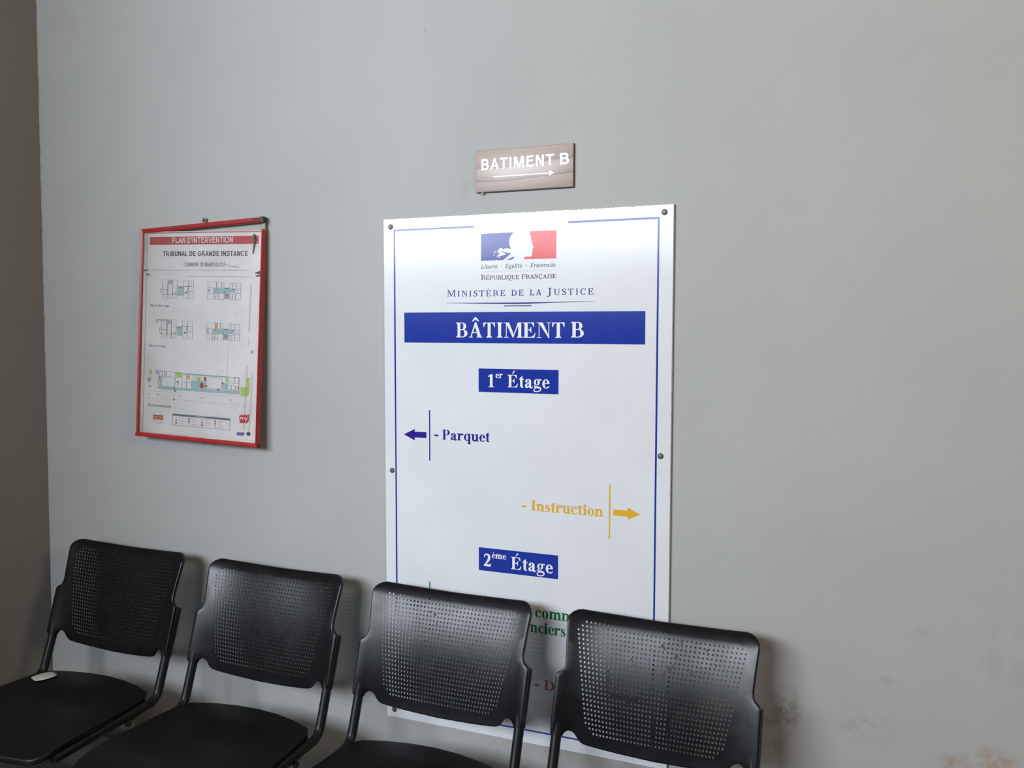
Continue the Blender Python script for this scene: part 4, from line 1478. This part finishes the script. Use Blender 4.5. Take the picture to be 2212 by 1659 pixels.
ck.line([(0.1310, -0.5480), (0.1250, -0.5560)], 0.0007)
ck.line([(0.1500, -0.5290), (0.1560, -0.5520)], 0.0006)
ck.poly([(0.4294, -0.0171), (0.4330, -0.0165), (0.4378, -0.0175), (0.4400, -0.0330), (0.4372, -0.0450), (0.4345, -0.0600), (0.4315, -0.0745), (0.4290, -0.0735), (0.4310, -0.0560), (0.4330, -0.0400)])
ck.poly([(0.0125, -0.1260), (0.0180, -0.1215), (0.0330, -0.1200), (0.0280, -0.1235)])
ck.poly([(0.0251, -0.1374), (0.0290, -0.1330), (0.0440, -0.1385)])
ck.poly([(0.4391, -0.1293), (0.4595, -0.1226), (0.4595, -0.1330), (0.4440, -0.1310)])
ck.poly([(0.4400, -0.1385), (0.4595, -0.1335), (0.4595, -0.1365), (0.4480, -0.1400)])
ck.build('crack', simple('crack_grime', (0.075, 0.060, 0.050), 0.6, var=0.3), frm)['kind'] = 'stuff'

# scrap of cream tape high on the wall
bm = bmesh.new()
vs = [(0.273, 2.3505), (0.287, 2.3525), (0.299, 2.3590), (0.318, 2.3680), (0.312, 2.4050), (0.270, 2.4000)]
fr_ = [bm.verts.new((x, -0.0022, z)) for x, z in vs]
bk_ = [bm.verts.new((x, 0.0, z)) for x, z in vs]
bm.faces.new(fr_)
bm.faces.new(bk_[::-1])
for k in range(len(vs)):
    k2 = (k + 1) % len(vs)
    bm.faces.new((fr_[k2], fr_[k], bk_[k], bk_[k2]))
tag(obj('tape_scrap', from_bm('tape_scrap', bm), simple('cream_tape', (0.66, 0.62, 0.48), 0.5)), 'scrap of cream tape on the wall at the top edge of the photo', 'tape')

# ------------------------------------------------------------------ chairs
CHAIR_X = (-0.86576, -0.30339, 0.25631, 0.81250)
BASE_Y = -0.43                                    # chair origin: floor point under the seat
A0 = Vector((0, -0.18724 - BASE_Y, 0.53545))      # foot of the backrest plane
REC = radians(18.87)
TV = Vector((0, sin(REC), cos(REC)))              # up the backrest
NV = Vector((0, -cos(REC), sin(REC)))             # out of its face


def inside(pt, poly):
    x, y = pt
    c = False
    for i in range(len(poly)):
        x1, y1 = poly[i]
        x2, y2 = poly[i - 1]
        if (y1 > y) != (y2 > y) and x < (x2 - x1) * (y - y1) / (y2 - y1) + x1:
            c = not c
    return c


def seg_dist(pt, poly):
    best = 9.0
    px, py = pt
    for i in range(len(poly)):
        x1, y1 = poly[i - 1]
        x2, y2 = poly[i]
        dx, dy = x2 - x1, y2 - y1
        t = max(0, min(1, ((px - x1) * dx + (py - y1) * dy) / (dx * dx + dy * dy + 1e-12)))
        best = min(best, (x1 + t * dx - px) ** 2 + (y1 + t * dy - py) ** 2)
    return best ** 0.5


def resample(pts, step):
    out = []
    for i in range(len(pts)):
        a, b_ = Vector(pts[i]), Vector(pts[(i + 1) % len(pts)])
        n = max(1, int(round((b_ - a).length / step)))
        for k in range(n):
            q = a + (b_ - a) * k / n
            out.append((q.x, q.y))
    return out


def rounded(pts, radii, n=6):
    """round the corners of a polygon"""
    out = []
    for i, pt in enumerate(pts):
        r = radii[i]
        p0, p1, p2 = Vector(pts[i - 1]), Vector(pt), Vector(pts[(i + 1) % len(pts)])
        if r <= 0:
            out.append(pt)
            continue
        d1, d2 = (p0 - p1).normalized(), (p2 - p1).normalized()
        half = math.acos(max(-1, min(1, d1.dot(d2)))) / 2
        tl = min(r / math.tan(half), (p0 - p1).length * 0.49, (p2 - p1).length * 0.49)
        r = tl * math.tan(half)
        c = p1 + (d1 + d2).normalized() * (r / sin(half))
        a, b_ = p1 + d1 * tl - c, p1 + d2 * tl - c
        a0 = math.atan2(a.y, a.x)
        da = math.atan2(b_.y, b_.x) - a0
        while da > pi:
            da -= 2 * pi
        while da < -pi:
            da += 2 * pi
        for k in range(n + 1):
            an = a0 + da * k / n
            out.append((c.x + r * cos(an), c.y + r * sin(an)))
    return out


def shell(name, outline, holes, hole_r, surf, thick, rim, mat_angle=35, grid=0.014, hole_n=8):
    """moulded shell: flat outline with round perforations, bent by surf(u, v, depth), with a rolled rim.
    outline runs counter-clockwise; rim is a list of (outward, depth) steps from the front face to the back"""
    outline = resample(outline, 0.008)
    n_out = len(outline)
    pts = [Vector(q) for q in outline]
    edges = [(i, (i + 1) % n_out) for i in range(n_out)]
    owner = {}
    for hi, (hx, hy) in enumerate(holes):
        s = len(pts)
        for k in range(hole_n):
            a = 2 * pi * (k + 0.5) / hole_n
            owner[len(pts)] = hi
            pts.append(Vector((hx + hole_r * cos(a), hy + hole_r * sin(a))))
        edges += [(s + k, s + (k + 1) % hole_n) for k in range(hole_n)]
    cells = {}
    for hx, hy in holes:
        cells.setdefault((int(hx // 0.02), int(hy // 0.02)), []).append((hx, hy))
    xs, ys = [q[0] for q in outline], [q[1] for q in outline]
    x = min(xs) + grid / 2
    while x < max(xs):
        y = min(ys) + grid / 2
        while y < max(ys):
            near = False
            ci, cj = int(x // 0.02), int(y // 0.02)
            for di in (-1, 0, 1):
                for dj in (-1, 0, 1):
                    for hx, hy in cells.get((ci + di, cj + dj), ()):
                        if (hx - x) ** 2 + (hy - y) ** 2 < 0.0085 ** 2:
                            near = True
            if not near and inside((x, y), outline) and seg_dist((x, y), outline) > 0.005:
                pts.append(Vector((x, y)))
            y += grid
        x += grid
    rv, re_, rf, ov, oe, of_ = geometry.delaunay_2d_cdt(pts, edges, [], 0, 1e-7)
    src = [o[0] if o else -1 for o in ov]
    faces = []
    for f in rf:
        ids = [src[i] for i in f]
        hs = {owner.get(i, -1) for i in ids}
        if len(hs) == 1 and -1 not in hs:
            continue
        if all(0 <= i < n_out for i in ids):
            c = sum((rv[i] for i in f), Vector((0, 0))) / len(f)
            if not inside((c.x, c.y), outline):
                continue
            if abs((rv[f[1]] - rv[f[0]]).cross(rv[f[2]] - rv[f[0]])) < 4e-8:
                continue                                     # sliver along a straight edge
        faces.append(tuple(f))
    # orient counter-clockwise
    ff = []
    for f in faces:
        a, b_, c = rv[f[0]], rv[f[1]], rv[f[2]]
        ff.append(f if (b_ - a).cross(c - a) > 0 else f[::-1])
    nv = len(rv)
    V = [surf(q.x, q.y, 0.0) for q in rv] + [surf(q.x, q.y, thick) for q in rv]
    F = list(ff) + [tuple(i + nv for i in f[::-1]) for f in ff]
    where = {}
    for i, o in enumerate(ov):
        for q in o:
            where[q] = i
    base = n_out
    for hi in range(len(holes)):
        ring = [where[base + hi * hole_n + k] for k in range(hole_n)]
        for k in range(hole_n):
            i, j = ring[k], ring[(k + 1) % hole_n]
            F.append((i, j, j + nv, i + nv))
    loop = [where[k] for k in range(n_out)]
    m_ = len(loop)
    rings = [loop]
    for (o_, d_) in rim:
        ring = []
        for k in range(m_):
            a, b_, c = rv[loop[k - 1]], rv[loop[k]], rv[loop[(k + 1) % m_]]
            t = (c - a).normalized()
            nrm = Vector((t.y, -t.x))
            q = b_ + nrm * o_
            ring.append(len(V))
            V.append(surf(q.x, q.y, d_))
        rings.append(ring)
    rings.append([i + nv for i in loop])
    for r0, r1 in zip(rings[:-1], rings[1:]):
        for k in range(m_):
            k2 = (k + 1) % m_
            F.append((r0[k2], r0[k], r1[k], r1[k2]))
    me = mesh(name, V, F, True, mat_angle)
    return me


# backrest outline (u across, v up the recline), traced on the chair's own plane and mirrored
half = [(0.0, -0.0085), (0.09, -0.0065), (0.150, -0.0045), (0.1630, -0.0036), (0.1712, -0.0012), (0.1770, 0.0034), (0.1815, 0.0092), (0.1865, 0.0146), (0.1930, 0.0182), (0.2010, 0.0182), (0.2080, 0.0140), (0.2125, 0.0080), (0.2150, 0.0020),
        (0.2150, -0.0010), (0.2430, -0.0010), (0.2430, 0.1400), (0.2360, 0.1450), (0.2280, 0.1520), (0.2240, 0.1620), (0.2235, 0.1750), (0.2262, 0.2150), (0.2300, 0.2600)]
corner = [(0.2310 - 0.036 + 0.036 * cos(a), 0.3000 - 0.034 + 0.034 * sin(a)) for a in [radians(d) for d in (12, 30, 48, 66, 84)]]
half += corner + [(0.12, 0.2990), (0.0, 0.2975)]
INS = 0.0045


def inset(poly, d):
    out = []
    n = len(poly)
    for i in range(n):
        a, b_, c = Vector(poly[i - 1]), Vector(poly[i]), Vector(poly[(i + 1) % n])
        t1, t2 = (b_ - a).normalized(), (c - b_).normalized()
        n1, n2 = Vector((-t1.y, t1.x)), Vector((-t2.y, t2.x))
        nn = (n1 + n2)
        if nn.length < 1e-6:
            nn = n1
        nn.normalize()
        k = d / max(0.45, nn.dot(n1))
        out.append(tuple(b_ + nn * k))
    return out


back_outline = inset(half + [(-x, y) for x, y in half[-2:0:-1]], INS)


def back_surf(u, v, d):
    k = max(0.0, 1 - abs(u / 0.235) ** 3.6)                  # dished from side to side,
    w = -0.032 * k + (0.3 + 0.7 * k) * (0.205 * v - v * v / 2)  # upright at the foot, leaning back above
    if v > 0.262:
        w -= 5.0 * (v - 0.262) ** 2                          # top edge rolled back
    bow = k * (0.011 * (1 - v / 0.3) + 0.002)                # edges and rows sag towards the middle
    return A0 + Vector((u, 0, 0)) + TV * (v - bow) + NV * (w - d)


holes = []
rows = 25
for j in range(rows):
    v = 0.0250 + j * (0.2715 - 0.0250) / (rows - 1)
    pitch = 0.00835 + (0.01062 - 0.00835) * ((v - 0.03) / 0.23)
    for i in range(-19, 20):
        ai = abs(i)
        if (j == 0 and ai > 17) or (j == rows - 1 and ai > 17):
            continue
        if (j == 1 and ai > 18) or (j == rows - 2 and ai > 18.5):
            continue
        holes.append((i * pitch, v))
RIM = [(0.0022, 0.0004), (0.0038, 0.0016), (0.0045, 0.0040), (0.0045, 0.0105), (0.0036, 0.0125), (0.0012, 0.0125), (-0.0006, 0.0060)]
back_me = shell('backrest', back_outline, holes, 0.0026, back_surf, 0.0030, RIM)
back_me.materials.append(M_BACK)

# seat outline (u across, v = depth in world y, counter-clockwise seen from above)
sh_ = [(0.0, -0.171), (0.07, -0.176), (0.14, -0.191), (0.196, -0.211)]
seat_half = sh_ + [(0.2190, -0.245), (0.2270, -0.32), (0.2360, -0.45), (0.2360, -0.605), (0.10, -0.618), (0.0, -0.620)]
poly = [(-x, y) for x, y in seat_half] + [(x, y) for x, y in seat_half[-2:0:-1]]
rad = []
for (x, y) in poly:
    rad.append(0.030 if abs(abs(x) - 0.196) < 1e-6 else 0.05 if abs(y + 0.605) < 1e-6 else 0.02 if abs(abs(x) - 0.219) < 1e-6 else 0.0)
seat_outline = inset(rounded(poly, rad), 0.004)


def seat_surf(u, v, d):
    t = (-0.171 - v) / 0.45                                  # 0 rear, 1 front
    z = 0.4315 - 0.011 * math.exp(-((t - 0.40) / 0.20) ** 2) * max(0.0, 1 - (u / 0.23) ** 2)
    if t > 0.66:
        z -= 0.026 * ((t - 0.66) / 0.34) ** 2.4
    return Vector((u, v - BASE_Y, z - d))


sholes = []
for j in range(11):
    v = -0.252 - j * 0.0105
    for i in range(-8, 9):
        if abs(i) > 8 - max(0, j - 7) - (1 if j == 0 else 0):
            continue
        sholes.append((i * 0.0105, v))
SRIM = [(0.0020, 0.0006), (0.0036, 0.0022), (0.0040, 0.0050), (0.0040, 0.0130), (0.0026, 0.0160), (0.0004, 0.0160), (-0.0004, 0.0080)]
seat_me = shell('seat', seat_outline, sholes, 0.0026, seat_surf, 0.0050, SRIM, grid=0.016)
seat_me.materials.append(M_SEAT)

# side tubes: down the back, round the bend and forward under the seat
TUBE_U, TUBE_D, TUBE_R = 0.2300, 0.0162, 0.0127


def axis_pt(v, d=TUBE_D):
    return A0 + TV * v - NV * d


side = [axis_pt(0.115), axis_pt(0.05), axis_pt(0.0), axis_pt(-0.050), axis_pt(-0.096)]
p0 = side[-1]
rb = 0.042
ctr = p0 + Vector((0, -cos(REC), sin(REC))) * rb             # bend centre in front of the tube
for k in range(1, 9):
    an = k / 8 * (pi / 2 - REC - radians(2))
    # start pointing down along -TV, turn towards -y
    rel = Vector((0, cos(REC), -sin(REC))) * rb
    ca, sa = cos(-an), sin(-an)
    side.append(ctr + Vector((0, rel.y * ca - rel.z * sa, rel.y * sa + rel.z * ca)))
last = side[-1]
dirn = (side[-1] - side[-2]).normalized()
ty = -0.560 - BASE_Y
for f in (0.3, 0.6, 0.85, 1.0):
    yy = last.y + (ty - last.y) * f
    side.append(Vector((0, yy, last.z + (yy - last.y) / dirn.y * dirn.z * 0.4)))
tube_me = {}
sleeve_me = {}
for s in (-1, 1):
    vs, fs = sweep([q + Vector((s * TUBE_U, 0, 0)) for q in side], TUBE_R, 16)
    tube_me[s] = mesh('side_tube', vs, fs, True, 50)
    tube_me[s].materials.append(M_TUBE)
    pv = [(-0.0015, 0.0150), (0.0, 0.0152), (0.06, 0.0152), (0.134, 0.0150), (0.1375, 0.0140), (0.1395, 0.0110)]
    vs, fs = sweep([axis_pt(v) + Vector((s * TUBE_U, 0, 0)) for v, r in pv], [r for v, r in pv], 18)
    sleeve_me[s] = mesh('tube_sleeve', vs, fs, True, 45)
    sleeve_me[s].materials.append(M_SLEEVE)
rail_z = side[-1].z
bar_me = []
for yy in (-0.30, -0.52):
    vs, fs = sweep([Vector((x, yy - BASE_Y, rail_z + 0.002)) for x in (-TUBE_U, 0, TUBE_U)], 0.0105, 12)
    bm_me = mesh('cross_bar', vs, fs, True, 50)
    bm_me.materials.append(M_TUBE)
    bar_me.append(bm_me)
BEAM_Y0, BEAM_Y1, BEAM_T = -0.363, -0.303, 0.360
bm = bmesh.new()
for s in (-1, 1):
    box_bm(bm, s * 0.09 - 0.02, s * 0.09 + 0.02, -0.53 - BASE_Y, -0.29 - BASE_Y, BEAM_T + 0.003, rail_z - 0.006, 0.002, 1)
box_bm(bm, -0.13, 0.13, BEAM_Y0 - 0.004 - BASE_Y, BEAM_Y1 + 0.004 - BASE_Y, BEAM_T, BEAM_T + 0.006, 0.001, 1)
brk_me = from_bm('mounting_bracket', bm)
brk_me.materials.append(M_TUBE)
bolt_me = mesh('bolt', *lathe([(0.008, 0), (0.008, 0.008), (0.006, 0.010), (0.002, 0.0105)], 12), True, 40)
bolt_me.materials.append(M_TUBE)

chair_labels = [
    'black perforated chair in the left corner with a pale scrap on its seat',
    'second black perforated chair from the left corner, below the plain wall',
    'third black perforated chair from the left corner, covering the left foot of the white board',
    'rightmost black perforated chair with brown scuffs on its backrest',
]
for n, x in enumerate(CHAIR_X):
    root = empty('waiting_chair', (x, BASE_Y, 0))
    tag(root, chair_labels[n], 'chair', 'row of black waiting chairs')

    def part(name, me):
        o = bpy.data.objects.new(name, me)
        COL.objects.link(o)
        o.parent = root
        return o
    bk_o = part('backrest', back_me)
    bk_o['label'] = 'perforated black plastic backrest'
    st_o = part('seat', seat_me)
    st_o['label'] = 'smooth black plastic seat with a patch of perforations'
    for s in (-1, 1):
        part('side_tube', tube_me[s])
        part('tube_sleeve', sleeve_me[s])
        bo = part('bolt', bolt_me)
        bo.location = (s * (TUBE_U + 0.010), -0.33 - BASE_Y, rail_z - 0.002)
        bo.rotation_euler = (0, s * pi / 2, 0)
    for me in bar_me:
        part('cross_bar', me)
    part('mounting_bracket', brk_me)
    marks = {2: [(-0.040, 0.236, 0.007), (-0.056, 0.241, 0.004), (0.012, 0.190, 0.004), (-0.030, 0.215, 0.003)],
             3: [(0.0075, 0.2434, 0.007), (0.012, 0.2380, 0.004), (0.0403, 0.2257, 0.0075), (0.0289, 0.1950, 0.009), (0.036, 0.203, 0.005), (0.0517, 0.2590, 0.005), (-0.0638, 0.2030, 0.005),
                 (-0.055, 0.192, 0.003), (0.1117, 0.2478, 0.004), (0.0803, 0.1945, 0.008), (0.072, 0.201, 0.004), (0.0147, 0.1800, 0.008), (0.1345, 0.2180, 0.005), (0.060, 0.185, 0.004)]}.get(n)
    if marks:                                        # dried brown splashes on the face of the backrest
        rnd = random.Random(40 + n)
        vs, fs = [], []
        for (u, v, r) in marks:
            c0 = len(vs)
            m = 11
            for q in range(m):
                a = 2 * pi * q / m
                rr = r * rnd.uniform(0.45, 1.1)
                vs.append(back_surf(u + rr * cos(a) * 0.8, v + rr * sin(a), -0.0005))
            fs.append(tuple(range(c0, c0 + m)))
        o = part('scuff_marks', mesh('scuff_marks', vs, fs))
        o.data.materials.append(M_SCUFF)
        o['label'] = 'dried brown splashes'
        o['kind'] = 'stuff'

# pale scrap on the first seat
bm = bmesh.new()
bmesh.ops.create_icosphere(bm, subdivisions=3, radius=1.0)
random.seed(11)
for v in bm.verts:
    c = v.co.copy()
    k = 1 + 0.10 * sin(5 * c.x + 1.3) * cos(4 * c.y) + 0.05 * sin(9 * c.z + 3 * c.x)
    v.co = Vector((c.x * 0.028 * k, c.y * 0.034 * k, max(-0.2, c.z) * 0.004 * k))
scrap = obj('paper_scrap', from_bm('paper_scrap', bm, True), simple('off_white_paper', (0.60, 0.57, 0.53), 0.8, var=0.1, vscale=60))
scrap.location = (CHAIR_X[0] - 0.170, -0.256, 0.4325)
scrap.rotation_euler = (0, radians(-1), radians(-20))
tag(scrap, 'small off-white scrap at the back corner of the leftmost seat', 'scrap')

# ------------------------------------------------------------------ beam carrying the chairs
beam = empty('seating_beam', (-0.03, (BEAM_Y0 + BEAM_Y1) / 2, 0))
tag(beam, 'grey steel beam on floor legs running under the four chairs', 'bench frame')
bm = bmesh.new()
box_bm(bm, -1.12, 1.12, -0.03, 0.03, BEAM_T - 0.05, BEAM_T, 0.004, 2)
obj('beam', from_bm('beam', bm, True, 40), M_BEAM, beam)
for x in (-0.53, 0.57):
    bm = bmesh.new()
    box_bm(bm, x - 0.025, x + 0.025, -0.02, 0.02, 0.03, BEAM_T - 0.05, 0.003, 1)
    obj('leg', from_bm('leg', bm, True, 40), M_TUBE, beam)
    bm = bmesh.new()
    box_bm(bm, x - 0.025, x + 0.025, -0.27, 0.22, 0.012, 0.034, 0.005, 2)
    ft = obj('foot', from_bm('foot', bm, True, 40), M_TUBE, beam)
    for yy in (-0.24, 0.19):
        g_ = obj('glide', mesh('glide', *lathe([(0.018, 0.0), (0.018, 0.010), (0.012, 0.013)], 14), True, 40), M_RUBBER, ft)
        g_.location = (x, yy, 0.0)
